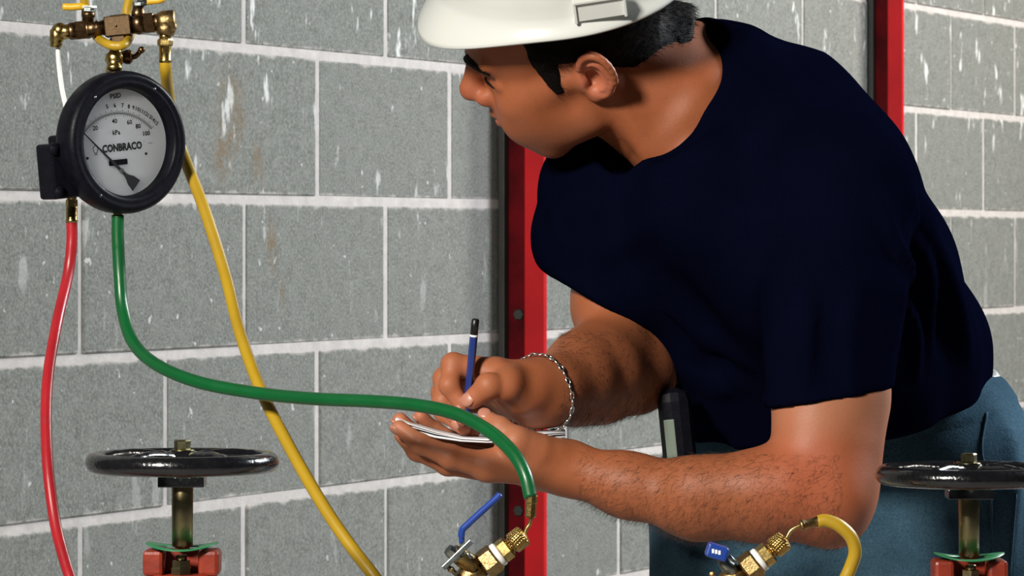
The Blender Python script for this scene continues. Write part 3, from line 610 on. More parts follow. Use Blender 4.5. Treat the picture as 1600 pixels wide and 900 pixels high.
# ---- head frame (x forward, y left, z up; origin midway between the ear canals)
def headR(y, p, r):
    cy, sy, cp, sp, cr, sr = math.cos(y), math.sin(y), math.cos(p), math.sin(p), math.cos(r), math.sin(r)
    return np.array([[-1, 0, 0], [0, -1, 0], [0, 0, 1.]]) @ np.array([[cy, -sy, 0], [sy, cy, 0], [0, 0, 1]]) @ np.array([[cp, 0, sp], [0, 1, 0], [-sp, 0, cp]]) @ np.array([[1, 0, 0], [0, cr, -sr], [0, sr, cr]])
HY = 3.64; HO = P(903, 66, HY); HR = headR(math.radians(-9), math.radians(23), math.radians(-34)); HS = 1.0
def H(q): return HO+HR @ (np.asarray(q, float)*HS)
def Hinv(p): return HR.T @ (np.asarray(p, float)-HO)/HS
def build_head():
    f = Field((-.20, -.15, -.24), (.14, .13, .15), .0017); mm = .001
    E = lambda c, r, k=10, mode='add', Rm=None: f.ell(np.array(c)*mm, np.array(r)*mm, Rm, k*mm, mode)
    Cn = lambda a, b, ra, rb, k=8, mode='add': f.cone(np.array(a)*mm, np.array(b)*mm, ra*mm, rb*mm, k*mm, mode)
    def rot(ax, deg): return np.array(Matrix.Rotation(math.radians(deg), 3, ax))
    E((-4, 0, 48), (94, 73, 80), 1)                       # cranium
    E((40, 0, 30), (56, 62, 62), 25)                      # forehead
    E((45, 0, -20), (48, 52, 60), 25)                     # midface
    for s in (1, -1):
        Cn((2, s*56, -10), (14, s*52, -48), 14, 15, 18)   # ramus
        Cn((14, s*52, -50), (62, s*30, -74), 15, 14, 18)  # jaw body
        Cn((60, s*30, -72), (76, s*8, -73), 14, 12.5, 14)   # towards the chin
        E((66, s*42, -10), (24, 20, 18), 20)              # cheekbone
        Cn((20, s*65, 2), (58, s*50, -4), 9, 12, 18)      # zygomatic arch
        E((68, s*34, -40), (30, 20, 28), 22)              # cheek
        E((36, s*47, -34), (30, 16, 30), 24)              # masseter
        Cn((94, s*8, 38), (84, s*42, 38), 7, 7, 12)       # brow ridge
        E((94, s*31, 23), (9, 15, 8), 8, 'sub')           # eye socket
        E((75, s*31, 15), (14, 16, 13), 5)                # eyeball and lids
        Cn((87, s*18, 17), (80, s*45, 13), 4.5, 4.5, 5)   # upper lid
        Cn((86, s*20, 11), (80, s*42, 8), 3.2, 3, 5)      # lower lid
        E((101, s*13, -9), (12, 8, 9), 6)                # nostril wing
    E((77, 0, -72), (17, 19, 13), 12)                     # chin
    E((82, 0, -35), (22, 30, 25), 16)                     # muzzle
    Cn((95, 0, 32), (112, 0, 5), 7.5, 9, 9)               # nose bridge
    E((114, 0, -1), (12, 11, 10.5), 8)                   # nose tip
    Cn((103, 0, -11), (98, 0, -26), 6, 6, 6)              # columella / philtrum
    for s in (1, -1): E((107, s*6.5, -12), (5, 3.5, 3), 2, 'sub')
    Cn((103, 0, -34), (90, 22, -39), 5.2, 3.6, 5); Cn((103, 0, -34), (90, -22, -39), 5.2, 3.6, 5)
    Cn((101, 0, -46), (89, 20, -42), 6, 4, 5); Cn((101, 0, -46), (89, -20, -42), 6, 4, 5)
    for a, b in (((108, 0, -40), (90, 25, -41.5)), ((108, 0, -40), (90, -25, -41.5))): Cn(a, b, 1.0, 1.2, 2, 'sub')
    Cn((99, -12, -58), (99, 12, -58), 5, 5, 6, 'sub')     # mentolabial groove
    # neck and upper trunk, given in world pixels
    nk0, nk1 = Hinv(P(985, 130, 3.67)), Hinv(P(1080, 185, 3.70))
    f.cone(nk0, nk1, .056, .054, .03)
    f.cone(Hinv(P(1005, 105, 3.715)), Hinv(P(1085, 120, 3.74)), .054, .056, .03)             # nape
    f.cone(nk1, Hinv(P(1120, 240, 3.72)), .056, .062, .03)
    f.cone(Hinv(P(958, 140, 3.615)), Hinv(P(1022, 240, 3.635)), .013, .011, .018)           # sternomastoid
    f.cone(Hinv(P(1045, 160, 3.68)), Hinv(P(1068, 176, 3.68)), .062, .068, .03)             # base of the neck
    f.cone(Hinv(P(1032, 262, 3.655)), Hinv(P(1090, 245, 3.62)), .013, .012, .02)            # collar bone
    E((52, 0, -66), (30, 26, 14), 16)                     # under the chin
    # ears
    for s in (1, -1):
        ex, ey, ez = -10, s*77, 2; 
        Rm = rot('Z', -s*24) @ rot('Y', -14) @ rot('X', s*-6)
        def e(q): return np.array([ex, ey, ez])+Rm @ np.array([q[0], q[1]*s, q[2]])
        E((-8, s*72, 0), (18, 12, 24), 8)
        E(e((-4, 2, 2)), (17.5, 5, 29), 4, 'add', Rm)
        E(e((-1, 8, 0)), (12, 6.5, 21), 3, 'sub', Rm)
        E(e((3, 2, -4)), (8, 7, 10), 3, 'sub', Rm)
        pts = [e((5*1.0+14*math.cos(a)*0, 0, 0)) for a in ()]
        ring = [e((-4+17*math.cos(a)*(1.0 if math.sin(a) > -.3 else .8), 5.0+1.5*math.sin(a), 3+26.5*math.sin(a))) for a in np.radians(np.arange(20, 292, 16))]
        for a, b in zip(ring[:-1], ring[1:]): Cn(a, b, 3.6, 3.6, 2)
        inner = [e((-3+10.5*math.cos(a), 4.5, 1+17*math.sin(a))) for a in np.radians(np.arange(60, 270, 20))]
        for a, b in zip(inner[:-1], inner[1:]): Cn(a, b, 2.3, 2.6, 2.5)
        E(e((3, 4, -24)), (7.5, 4.5, 8), 4, 'add', Rm)     # lobe
        E(e((11, 4, -5)), (4.5, 4, 7), 4, 'add', Rm)       # tragus
    V, Q = f.mesh(); V = relax(V, Q, 1, .4)
    W_ = relax(V, Q, 40, .5); pw = (HO+(HR @ (V*HS).T).T); w = smooth01(pw[:, 0], P(985, 0, 3.66)[0], P(1020, 0, 3.66)[0])[:, None]; V = V*(1-w)+W_*w
    # colouring in head space (mm)
    q = V*1000; x, y, z = q.T; C = np.tile(np.array([.275, .082, .030]), (len(V), 1))
    def blend(w, c): C[:] = C*(1-w[:, None])+np.array(c)[None]*w[:, None]
    ear = np.exp(-(((x+12)/20)**2+((np.abs(y)-82)/9)**2+((z-2)/32)**2)); blend(np.clip(ear*1.2, 0, .85), (.44, .14, .08))
    blend(.5*np.exp(-(((x-114)/14)**2+((z+3)/14)**2)), (.42, .12, .065))
    blend(.4*np.exp(-(((x-74)/20)**2+((np.abs(y)-45)/20)**2+((z+14)/18)**2)), (.40, .14, .07))
    lips = np.exp(-(((z+40.5)/6.5)**4))*(x > 84)*(np.abs(y) < 24)*smooth01(x, 88, 96); blend(np.clip(lips, 0, .7), (.30, .075, .05))
    st = smooth01(-z, 28, 50)*smooth01(x, 0, 25)*smooth01(z, -105, -85)*(x < 105); blend(.45*st, (.16, .065, .035))
    n1 = vnoise(q, .35, 3); C *= (1+.05*n1)[:, None]
    return np.array([H(v) for v in V]) if False else HO+(HR @ (V*HS).T).T, Q, C
def rotz(v, a): c, s = math.cos(a), math.sin(a); return np.array([v[0]*c-v[1]*s, v[0]*s+v[1]*c, v[2]])
HAND = {}
def build_left_arm():
    pts = dict(sh=P(1318, 330, 3.52), up=P(1302, 600, 3.475), el=P(1288, 772, 3.45), m1=P(1190, 776, 3.45), m2=P(1090, 780, 3.455), m3=P(980, 758, 3.465), wr=P(893, 734, 3.475))
    allp = np.array(list(pts.values())+[P(605, 640, 3.4), P(605, 640, 3.62)]); f = Field(allp.min(0)-.075, allp.max(0)+.075, .0019); mm = .001
    f.cone(pts['sh'], pts['up'], .048, .0475, .01); f.cone(pts['up'], pts['el'], .0485, .0425, .02)
    f.cone(P(1264, 600, 3.46), P(1262, 690, 3.45), .026, .028, .03)     # biceps
    f.cone(P(1330, 640, 3.48), P(1322, 720, 3.465), .030, .030, .02)      # triceps
    f.cone(P(1318, 770, 3.46), P(1306, 812, 3.46), .022, .022, .025)      # point of the elbow
    f.chain([pts['el'], pts['m1'], pts['m2'], pts['m3'], pts['wr']], [.041, .0385, .0345, .0270, .0235], .02)
    f.cone(P(1225, 760, 3.43), P(1090, 760, 3.435), .024, .016, .03)      # brachioradialis
    wr = pts['wr']
    # palm: slab from wrist to knuckles, palm side up
    f.cone(wr, P(845, 730, 3.485), .0235, .0215, .012)
    f.chain([P(870, 730, 3.470), P(760, 729, 3.452)], [.0195, .0140], .012); f.chain([P(865, 731, 3.495), P(765, 727, 3.485)], [.0195, .0135], .012)
    f.chain([P(865, 731, 3.520), P(775, 722, 3.520)], [.018, .0125], .012); f.chain([P(870, 730, 3.53), P(790, 717, 3.545)], [.016, .011], .012)
    f.ell(P(838, 708, 3.462), (.028, .020, .0175), None, .012)           # ball of the thumb
    f.ell(P(880, 712, 3.485), (.016, .018, .012), None, .014)            # heel of the hand
    f.ell(P(800, 712, 3.505), (.022, .022, .006), None, .008, 'sub')
    fing = dict(thumb=([(838, 704, 3.455), (806, 690, 3.445), (781, 670, 3.452), (760, 654, 3.462)], [.0165, .0125, .0105, .0082]),
                index=([(762, 728, 3.452), (704, 714, 3.448), (658, 694, 3.452), (624, 668, 3.458)], [.0130, .0105, .0088, .0072]),
                middle=([(765, 732, 3.482), (700, 724, 3.474), (652, 704, 3.474), (628, 680, 3.482)], [.0130, .0108, .0092, .0075]),
                ring=([(775, 724, 3.520), (700, 706, 3.524), (646, 678, 3.522), (625, 656, 3.512)], [.0120, .0100, .0088, .0072]),
                little=([(790, 716, 3.545), (724, 696, 3.552), (678, 672, 3.552), (657, 650, 3.540)], [.0105, .0088, .0078, .0066]))
    for nm, (ps, rs) in fing.items():
        w = [P(*p) for p in ps]; f.chain(w, rs, .0045)
        for j in (1, 2): f.ell(w[j], [rs[j]*1.06]*3, None, .003)          # knuckles
        HAND['l_'+nm] = w
    f.cone(P(812, 692, 3.452), P(765, 728, 3.452), .008, .006, .016)      # web of the thumb
    V, Q = f.mesh(); V = relax(V, Q, 1, .35)
    return V, Q
def build_right_arm():
    sh, up, el, fm, wr = P(965, 330, 3.76), P(966, 480, 3.71), P(990, 580, 3.70), P(932, 590, 3.63), P(862, 612, 3.53)
    f = Field(np.minimum(np.min([sh, el, wr], 0), P(660, 690, 3.40))-.07, np.max([sh, el, wr, P(700, 500, 3.6)], 0)+.07, .0019)
    f.cone(sh, up, .052, .043, .01); f.cone(up, el, .043, .038, .02)
    f.cone(P(945, 470, 3.68), P(955, 530, 3.665), .026, .026, .02)
    f.chain([el, fm, P(898, 602, 3.58), wr], [.040, .042, .034, .0262], .02)
    f.cone(P(950, 540, 3.66), P(905, 560, 3.60), .024, .024, .025)
    # hand: thumb side towards the camera
    f.cone(wr, P(825, 612, 3.515), .0262, .0262, .02); f.cone(P(900, 603, 3.575), P(845, 612, 3.52), .030, .0255, .02)
    f.chain([P(830, 602, 3.505), P(775, 583, 3.495)], [.022, .0150], .012); f.chain([P(835, 615, 3.520), P(772, 598, 3.515)], [.024, .0150], .012)
    f.chain([P(835, 625, 3.530), P(772, 612, 3.540)], [.022, .0145], .012); f.chain([P(838, 632, 3.535), P(780, 628, 3.560)], [.020, .013], .012)
    f.ell(P(812, 616, 3.488), (.022, .014, .018), None, .014)
    fing = dict(index=([(775, 580, 3.492), (708, 570, 3.488), (702, 602, 3.478), (722, 633, 3.476)], [.0125, .0105, .0090, .0075]),
                middle=([(772, 597, 3.515), (696, 592, 3.508), (692, 626, 3.497), (716, 656, 3.492)], [.0128, .0108, .0092, .0076]),
                ring=([(772, 612, 3.538), (692, 614, 3.528), (694, 644, 3.516), (724, 668, 3.508)], [.0122, .0102, .0088, .0074]),
                little=([(780, 628, 3.558), (705, 632, 3.546), (712, 656, 3.532), (740, 674, 3.522)], [.0108, .0088, .0078, .0066]),
                thumb=([(816, 620, 3.488), (792, 604, 3.468), (763, 603, 3.458), (738, 624, 3.463)], [.0165, .0130, .0112, .0092]))
    for nm, (ps, rs) in fing.items():
        w = [P(*p) for p in ps]; f.chain(w, rs, .0045)
        for j in (1, 2): f.ell(w[j], [rs[j]*1.07]*3, None, .003)
        HAND['r_'+nm] = w
    f.cone(P(800, 590, 3.478), P(770, 590, 3.485), .010, .008, .014)
    V, Q = f.mesh(); W_ = relax(V, Q, 25, .5); w = smooth01(V[:, 0], P(800, 0, 3.5)[0], P(850, 0, 3.5)[0])[:, None]; V = relax(V, Q, 1, .35)*(1-w)+W_*w
    return V, Q
# ---- trunk frame
NK, PV = P(1115, 185, 3.72), P(1335, 700, 3.93)
TU = norm(NK-PV); TL = np.array([.63, -.77, 0]); TL = norm(TL-TU*(TL@TU)); TF = np.cross(TL, TU); TF = -TF if TF[1] > 0 else TF
TR = np.stack([TL, TF, TU], 1)
def T(l, f_, u): return PV+TL*l+TF*f_+TU*u
def trunk(f, off, k=.05):
    LN = np.linalg.norm(NK-PV)
    f.ell(T(0, -.005, LN-.17), (.170+off, .110+off, .19+off), TR, k)
    f.ell(T(0, .0, LN-.30), (.155+off, .105+off, .17+off), TR, k)
    f.ell(T(0, 0, .02), (.160+off, .118+off, .14+off), TR, k)
def build_torso():
    f = Field(P(820, 760, 3.2)-.1, P(1600, 0, 4.3)+.1, .008)
    f.chain([P(1110, 200, 3.71), P(1190, 300, 3.72), P(1270, 420, 3.78), P(1340, 600, 3.88), P(1340, 720, 3.93)], [.055, .08, .08, .08, .08], .04)
    for b in (P(1306, 320, 3.54), P(970, 340, 3.755)): f.cone(P(1150, 270, 3.70), b, .05, .045, .04)
    return f.mesh()
def skin_material():
    m = mat('skin', (.35, .13, .06), .5, spec=.3, sss=.10); t = NT(m)
    a = t.n('ShaderNodeVertexColor', layer_name='Col').outputs[0]; p = t.pos()
    n = t.noise(p, 55, 4, .6); c = t.mix(t.ramp(n, [(.3, (0, 0, 0)), (.75, (1, 1, 1))]), a, t.mix(.5, a, (.40, .10, .05)))
    t.base(t.mix(.35, a, c)); t.rough(t.math('MULTIPLY_ADD', n, .2, .42))
    t.bump(t.math('ADD', t.noise(p, 900, 2), t.math('MULTIPLY', t.noise(p, 260, 3), .8)), .22, .0009); return m
M['skin'] = skin_material()
def arm_colour(V, N, left):
    C = np.tile(np.array([.29, .090, .034]), (len(V), 1)); n = vnoise(V, 60, 5); C *= (1+.07*n)[:, None]
    u = V[:, 0]/V[:, 1]*F+800; v = HOR-(V[:, 2]-CH)/V[:, 1]*F
    def blend(w, c): C[:] = C*(1-w[:, None])+np.array(c)[None]*w[:, None]
    if left:
        c0 = P(1262, 745, 3.42); blend(.65*np.exp(-(np.linalg.norm(V-c0, axis=1)/.045)**2), (.46, .105, .05))     # flushed crook of the elbow
        blend(.6*smooth01(V[:, 2], P(0, 715, 3.45)[2], P(0, 630, 3.45)[2]), (.44, .20, .115))                      # paler under the sleeve
        fo = smooth01(V[:, 0], P(900, 0, 3.46)[0], P(1000, 0, 3.46)[0]); blend(.18*fo, (.22, .08, .04))
        hd = 1-smooth01(V[:, 0], P(800, 0, 3.46)[0], P(880, 0, 3.46)[0]); blend(.35*hd, (.42, .165, .085))
    else:
        fo = smooth01(V[:, 0], P(850, 0, 3.5)[0], P(900, 0, 3.6)[0])*(1-smooth01(V[:, 2], P(0, 520, 3.68)[2], P(0, 490, 3.68)[2])); blend(.3*fo, (.17, .07, .035))
        hd = 1-smooth01(V[:, 0], P(760, 0, 3.5)[0], P(830, 0, 3.5)[0]); blend(.35*hd, (.42, .16, .08))
    # fingertips and knuckles are pinker
    for k, w in HAND.items():
        if k[0] == ('l' if left else 'r'):
            blend(.45*np.exp(-(np.linalg.norm(V-w[3], axis=1)/.009)**2), (.50, .17, .10))
    return C
hv, hq, hc = build_head(); lv_, lq = build_left_arm(); rv_, rq = build_right_arm(); tv, tq = build_torso()
lcol = arm_colour(lv_, None, True); rcol = arm_colour(rv_, None, False)
o1 = len(hv); o2 = o1+len(lv_); o3 = o2+len(rv_)
me = np_mesh('person', np.concatenate([hv, lv_, rv_, tv]), np.concatenate([hq, lq+o1, rq+o2, tq+o3]))
set_col(me, np.concatenate([hc, lcol, rcol, np.tile([.3, .11, .05], (len(tv), 1))]))
person = link('person', me, M['skin']); tag(person, 'man in navy t-shirt, jeans and white hard hat leaning forward and writing', 'person')
# ------------------------------------------------------------------ clothing
def px_of(V): return V[:, 0]/V[:, 1]*F+800, HOR-(V[:, 2]-CH)/V[:, 1]*F
def fold_disp(V, N, curves):
    D = np.zeros(len(V))
    for pts, amp, wid in curves:
        w = np.array(catmull([on_surface(V, N, a, b, 0) for a, b in pts], 8)); L = len(w)
        for i in range(L):
            env = math.sin(math.pi*(i+.5)/L)**.6; d2 = ((V-w[i])**2).sum(1)
            c = np.where(d2 < (3*wid)**2)[0]; g = amp*env*np.exp(-d2[c]/(2*wid*wid)); D[c] = np.where(np.abs(g) > np.abs(D[c]), g, D[c])
    return D
def on_surface(V, N, u, v, off):
    uu, vv = px_of(V); d = (uu-u)**2+(vv-v)**2; c = np.where(d < 36)[0]
    if len(c) == 0: c = np.argsort(d)[:4]
    i = c[np.argmin(V[c, 1])]; return V[i]+N[i]*off
def build_shirt():
    f = Field(P(805, 770, 3.25), P(1590, 0, 4.22)+[0, 0, .04], .0032)
    sp = [(1215, 230, 3.72), (1250, 280, 3.72), (1275, 310, 3.73), (1340, 430, 3.80), (1396, 555, 3.90), (1402, 640, 3.94)]
    f.chain([P(*p) for p in sp], [.095, .096, .096, .096, .095, .095], .03)         # back
    f.cone(P(1135, 135, 3.76), P(1200, 190, 3.75), .062, .085, .03); f.cone(P(1112, 125, 3.77), P(1135, 135, 3.76), .058, .062, .02)
    f.cone(P(1160, 200, 3.68), P(1295, 280, 3.57), .058, .068, .04)                 # near shoulder slope
    f.cone(P(1110, 330, 3.68), P(1180, 480, 3.75), .085, .090, .05)                 # chest
    f.cone(P(1180, 480, 3.75), P(1270, 700, 3.86), .090, .100, .05)                 # belly
    f.cone(P(1074, 400, 3.67), P(1166, 680, 3.78), .054, .054, .03)                 # loose front
    f.cone(P(1040, 345, 3.65), P(1100, 335, 3.60), .046, .052, .03)                 # breast under the collar
    f.cone(P(1110, 300, 3.60), P(1250, 420, 3.56), .050, .060, .05)
    f.cone(P(1250, 430, 3.60), P(1330, 600, 3.72), .075, .090, .05)                 # flank behind the sleeve
    f.cone(P(1330, 430, 3.66), P(1390, 600, 3.82), .060, .085, .04)
    f.cone(P(1400, 360, 3.64), P(1440, 560, 3.78), .036, .050, .05)
    f.cone(P(1060, 330, 3.70), P(935, 300, 3.76), .070, .050, .04)                  # far shoulder
    f.cone(P(926, 290, 3.75), P(922, 372, 3.70), .049, .055, .03)                   # far sleeve
    f.cone(P(922, 372, 3.70), P(950, 450, 3.69), .054, .054, .02)
    f.cone(P(985, 330, 3.70), P(1010, 440, 3.69), .055, .045, .03)
    # near sleeve
    f.cone(P(1312, 310, 3.54), P(1306, 470, 3.495), .070, .062, .03); f.cone(P(1306, 470, 3.495), P(1301, 665, 3.47), .062, .0550, .02); f.cone(P(1270, 500, 3.470), P(1266, 665, 3.452), .038, .037, .03)
    # neck opening: everything on the head side of the collar plane
    n0, n1, n2 = P(1084, 46, 3.745), P(1012, 286, 3.65), P(1112, 156, 3.622); c = (n0+n1)/2
    nr = norm(np.cross(n1-n0, n2-c)); nr = nr if nr[0] < 0 else -nr
    e1 = norm(n1-n0); e2 = np.cross(nr, e1); ra = np.linalg.norm(n1-n0)/2; rb = abs((n2-c) @ e2); ra *= 1.06; f.ell(P(1048, 200, 3.615), (.037, .055, .036), None, .01, 'sub'); f.ell(c+nr*.022, (ra, rb*.93, .050), np.stack([e1, e2, nr], 1), .003, 'sub'); f.cone(c+nr*.02, c+nr*.09, min(ra, rb)*.9, min(ra, rb), .004, 'sub')
    cp = catmull([P(*q_) for q_ in ((1102, 60, 3.75), (1124, 72, 3.71), (1146, 108, 3.668), (1142, 172, 3.632), (1116, 226, 3.606), (1066, 270, 3.606), (1014, 290, 3.63))], 5)
    for a_, b_ in zip(cp[:-1], cp[1:]): f.cone(a_, b_, .0155, .0155, .012)           # collar roll
    f.cone(P(1160, 100, 3.70), P(1165, 180, 3.66), .030, .032, .03)
    # sleeve ends
    R0 = np.stack([norm([1, 0, .14]), [0, 1, 0], norm([-.14, 0, 1])], 1); f.box(P(1300, 622, 3.47)-R0[:, 2]*.05, (.085, .085, .05), R0, .001, .003, 'sub')
    ux = norm([.86, 0, -.50]); uz = norm([.50, 0, .86]); R1 = np.stack([ux, [0, 1, 0], uz], 1)
    f.box(P(890, 450, 3.68)-uz*.07-ux*.005, (.075, .16, .07), R1, .002, .006, 'sub')
    f.cone(P(948, 420, 3.70), P(950, 520, 3.70), .048, .052, .004, 'sub')
    f.ell(P(1088, 712, 3.73), (.036, .07, .030), None, .006, 'sub')
    f.clip(P(1440, 618, 3.90), (.145, .10, -.98), .006)                                # waist hem
    V, Q = f.mesh(); V = relax(V, Q, 2, .5); N = vnormals(V, Q)
    D = vnoise(V*np.array([1, 1, .55]), 42, 11)*.0014+vnoise(V, 95, 12)*.0005
    D += fold_disp(V, N, [
        ([(1378, 298), (1415, 400), (1428, 500), (1438, 590)], .010, .007), ([(1420, 300), (1448, 420), (1455, 560)], .010, .009),
        ([(1450, 360), (1490, 450), (1520, 560)], .010, .009), ([(1400, 380), (1402, 470), (1412, 560)], -.003, .011), ([(1440, 420), (1470, 500), (1490, 580)], -.005, .009),
        ([(1240, 400), (1255, 500), (1245, 590)], .006, .009), ([(1350, 420), (1335, 520), (1345, 600)], .005, .008), ([(1290, 480), (1300, 560), (1295, 610)], -.005, .010),
        ([(1030, 440), (1090, 520), (1180, 580)], .007, .010), ([(1060, 580), (1130, 610), (1200, 640)], .007, .009), ([(1040, 500), (1110, 570), (1190, 610)], -.006, .009),
        ([(870, 270), (872, 340), (890, 410)], .006, .009), ([(1110, 290), (1160, 330), (1230, 345)], .005, .010), ([(930, 400), (980, 380), (1040, 330)], .006, .010)])
    l_ = np.stack([(V-c) @ e1/ra, (V-c) @ e2/rb, (V-c-nr*.012) @ nr/.05], 1); ed = np.linalg.norm(l_, axis=1); D += .0022*smooth01(ed, .99, 1.02)*(1-smooth01(ed, 1.14, 1.17))   # ribbed collar
    V = relax(V+N*D[:, None], Q, 2, .5)
    return V, Q, (c, nr, n0, n1, n2)
def fabric(name, c1, c2, thread, rough=.85, sheen=.0, bump=.35):
    m = mat(name, c1, rough, spec=.0, sheen=sheen); t = NT(m); p = t.pos(); n = t.noise(p, 14, 4); n2 = t.noise(p, thread, 3, .7)
    t.base(t.mix(t.math('MULTIPLY', n2, n), c1, c2)); t.bump(n2, bump, .0012); return m
M['navy_cotton'] = fabric('navy_cotton', (.0010, .0013, .0050), (.0030, .0042, .016), 700, .9, 0)
M['denim'] = fabric('denim', (.006, .022, .038), (.14, .27, .37), 420, .88, .05, .5)
sv, sq, (CC, CN, CN0, CN1, CN2) = build_shirt()
shirt = link('t_shirt', np_mesh('t_shirt', sv, sq), M['navy_cotton'], person); shirt['label'] = 'dark navy cotton t-shirt with short sleeves'
def build_jeans():
    f = Field(np.array([-.05, 3.35, -.02]), np.array([.75, 4.3, 1.02]), .0055)
    hl, hr = P(1440, 760, 3.86), P(1225, 760, 3.98)
    f.ell(P(1345, 720, 3.93), (.150, .125, .12), None, .03); f.cone(P(1330, 660, 3.93), P(1340, 720, 3.93), .125, .135, .04); f.cone(P(1450, 690, 3.93), P(1470, 760, 3.92), .095, .105, .05)
    f.cone(P(1180, 690, 3.88), P(1180, 760, 3.90), .070, .085, .05)
    kl, kr = np.array([.52, 3.80, .50]), np.array([.19, 3.78, .50]); al, ar = np.array([.56, 3.98, .06]), np.array([.17, 4.02, .06])
    f.cone(P(1480, 790, 3.88), kl, .103, .072, .05); f.cone(kl, al, .070, .058, .02)
    f.cone(P(1175, 800, 3.92), kr, .100, .072, .05); f.cone(kr, ar, .070, .058, .02)
    f.clip(P(1440, 590, 3.90), (-.145, -.10, .98), .004); f.clip((0, 0, .05), (0, 0, -1))
    V, Q = f.mesh(); V = relax(V, Q, 2, .5); N = vnormals(V, Q); D = vnoise(V, 45, 21)*.0016+fold_disp(V, N, [([(1060, 870), (1160, 895), (1280, 880)], .008, .010), ([(1400, 850), (1480, 866), (1550, 840)], .007, .010), ([(1440, 800), (1500, 800), (1560, 770)], -.006, .010), ([(1574, 660), (1588, 780), (1580, 890)], .007, .008), ([(1070, 845), (1130, 870), (1230, 860)], -.006, .009)]); wn = norm([-.145, -.10, .98]); hd = (P(1440, 590, 3.90)-V) @ wn; D += .0022*(1-smooth01(hd, .036, .0385)); V = V+N*D[:, None]
    return V, Q
jv, jq = build_jeans()
jeans = link('jeans', np_mesh('jeans', jv, jq), M['denim'], person); jeans['label'] = 'faded blue denim jeans'
# stitched seams and back pocket
jn = vnormals(jv, jq)
for pts in ([(1545, 640), (1535, 700), (1548, 760), (1553, 830), (1550, 890)], [(1588, 770), (1584, 830), (1578, 890)]):
    q = MB(); q.tube(catmull([on_surface(jv, jn, a, b, .0004) for a, b in pts], 6), .0016, 6); q.build('seam', M['denim'], jeans)
M['belt'] = mat('belt', (.40, .41, .39), .35)
wc = P(1352, 640, 3.93)
def build_boots():
    for x, y in ((.56, 3.98), (.17, 4.02)):
        f = Field((x-.25, y-.16, -.01), (x+.12, y+.14, .2), .006); a = np.array([x, y, .07])
        f.cone(a+[.01, 0, .06], a, .062, .058, .02); f.cone(a+[0, 0, -.025], a+[-.15, -.05, -.03], .048, .042, .03); f.clip((0, 0, .002), (0, 0, -1)); V, Q = f.mesh()
        link('boot', np_mesh('boot', relax(V, Q, 1), Q), M['black_plastic'], person)
build_boots()
# belt: a band around the waist, only its back shows below the shirt
f = Field(np.array([-.02, 3.6, .82]), np.array([.72, 4.3, 1.06]), .0045)
f.ell(P(1345, 720, 3.93), (.150, .125, .120), None, .03); f.cone(P(1330, 660, 3.93), P(1340, 720, 3.93), .126, .136, .04); f.cone(P(1450, 690, 3.93), P(1470, 760, 3.92), .088, .100, .05); f.cone(P(1180, 690, 3.88), P(1180, 760, 3.90), .076, .091, .05)
f.cone(P(1425, 600, 3.93), P(1435, 640, 3.93), .084, .086, .02)
f.clip(P(1440, 600, 3.90), (-.145, -.10, .98), .002); f.clip(P(1440, 626, 3.90), (.145, .10, -.98), .002); bv, bq = f.mesh()
link('belt', np_mesh('belt', relax(bv, bq, 1), bq), M['belt'], person)
# ------------------------------------------------------------------ hair, brows, nails
def hair_mat():
    m = mat('dark_hair', (.006, .0045, .004), .6, spec=.05); t = NT(m); mp = t.n('ShaderNodeMapping'); mp.inputs['Scale'].default_value = (1, 1, .12); t.l(t.pos(), mp.inputs[0])
    n = t.noise(mp.outputs[0], 900, 3, .6); t.base(t.ramp(n, [(.3, (.0022, .002, .002)), (.7, (.008, .006, .0055))])); t.bump(n, .8, .002); return m
M['hair'] = hair_mat()
def build_hair():
    mm = .001; f = Field((-.17, -.11, -.13), (.12, .11, .16), .002)
    f.ell(np.array((-6, 0, 48))*mm, np.array((99, 78.5, 85))*mm, None, .002)
    f.cone(Hinv(P(985, 118, 3.685)), Hinv(P(1040, 122, 3.71)), .067, .071, .03); f.cone(Hinv(P(1005, 105, 3.715)), Hinv(P(1085, 120, 3.74)), .061, .064, .03)
    a = np.array((8, 0, 24))*mm; f.clip(a, (.74, 0, -.67), .004)                       # hairline around the ear and nape
    f.clip(np.array((36, 0, 30))*mm, (.86, 0, -.50), .004)
    f.clip(Hinv(P(1080, 50, 3.73)), HR.T @ norm([1, 0, -.15]), .004); e0 = Hinv(P(1045, 106, 3.68)); f.clip(e0, HR.T @ norm([.74, 0, -.67]), .006)
    for s in (1, -1):
        f.cone(np.array((30, s*65.5, 34))*mm, np.array((27, s*67, 1))*mm, .0110, .0090, .008); f.cone(np.array((30, s*62, 46))*mm, np.array((10, s*70, 34))*mm, .012, .009, .01)
        f.ell(np.array((-14, s*80, 2))*mm, np.array((16, 14, 29))*mm, None, .003, 'sub')
    V, Q = f.mesh(); V = relax(V, Q, 1, .4); N = vnormals(V, Q); V = V+N*(vnoise(V, 420, 31)*.0010+vnoise(V, 160, 33)*.0008)[:, None]
    return V, Q
kv, kq = build_hair(); kw = HO+(HR @ (kv*HS).T).T
hair = link('hair', np_mesh('hair', kw, kq), M['hair'], person); hair['label'] = 'short dark hair with sideburns'
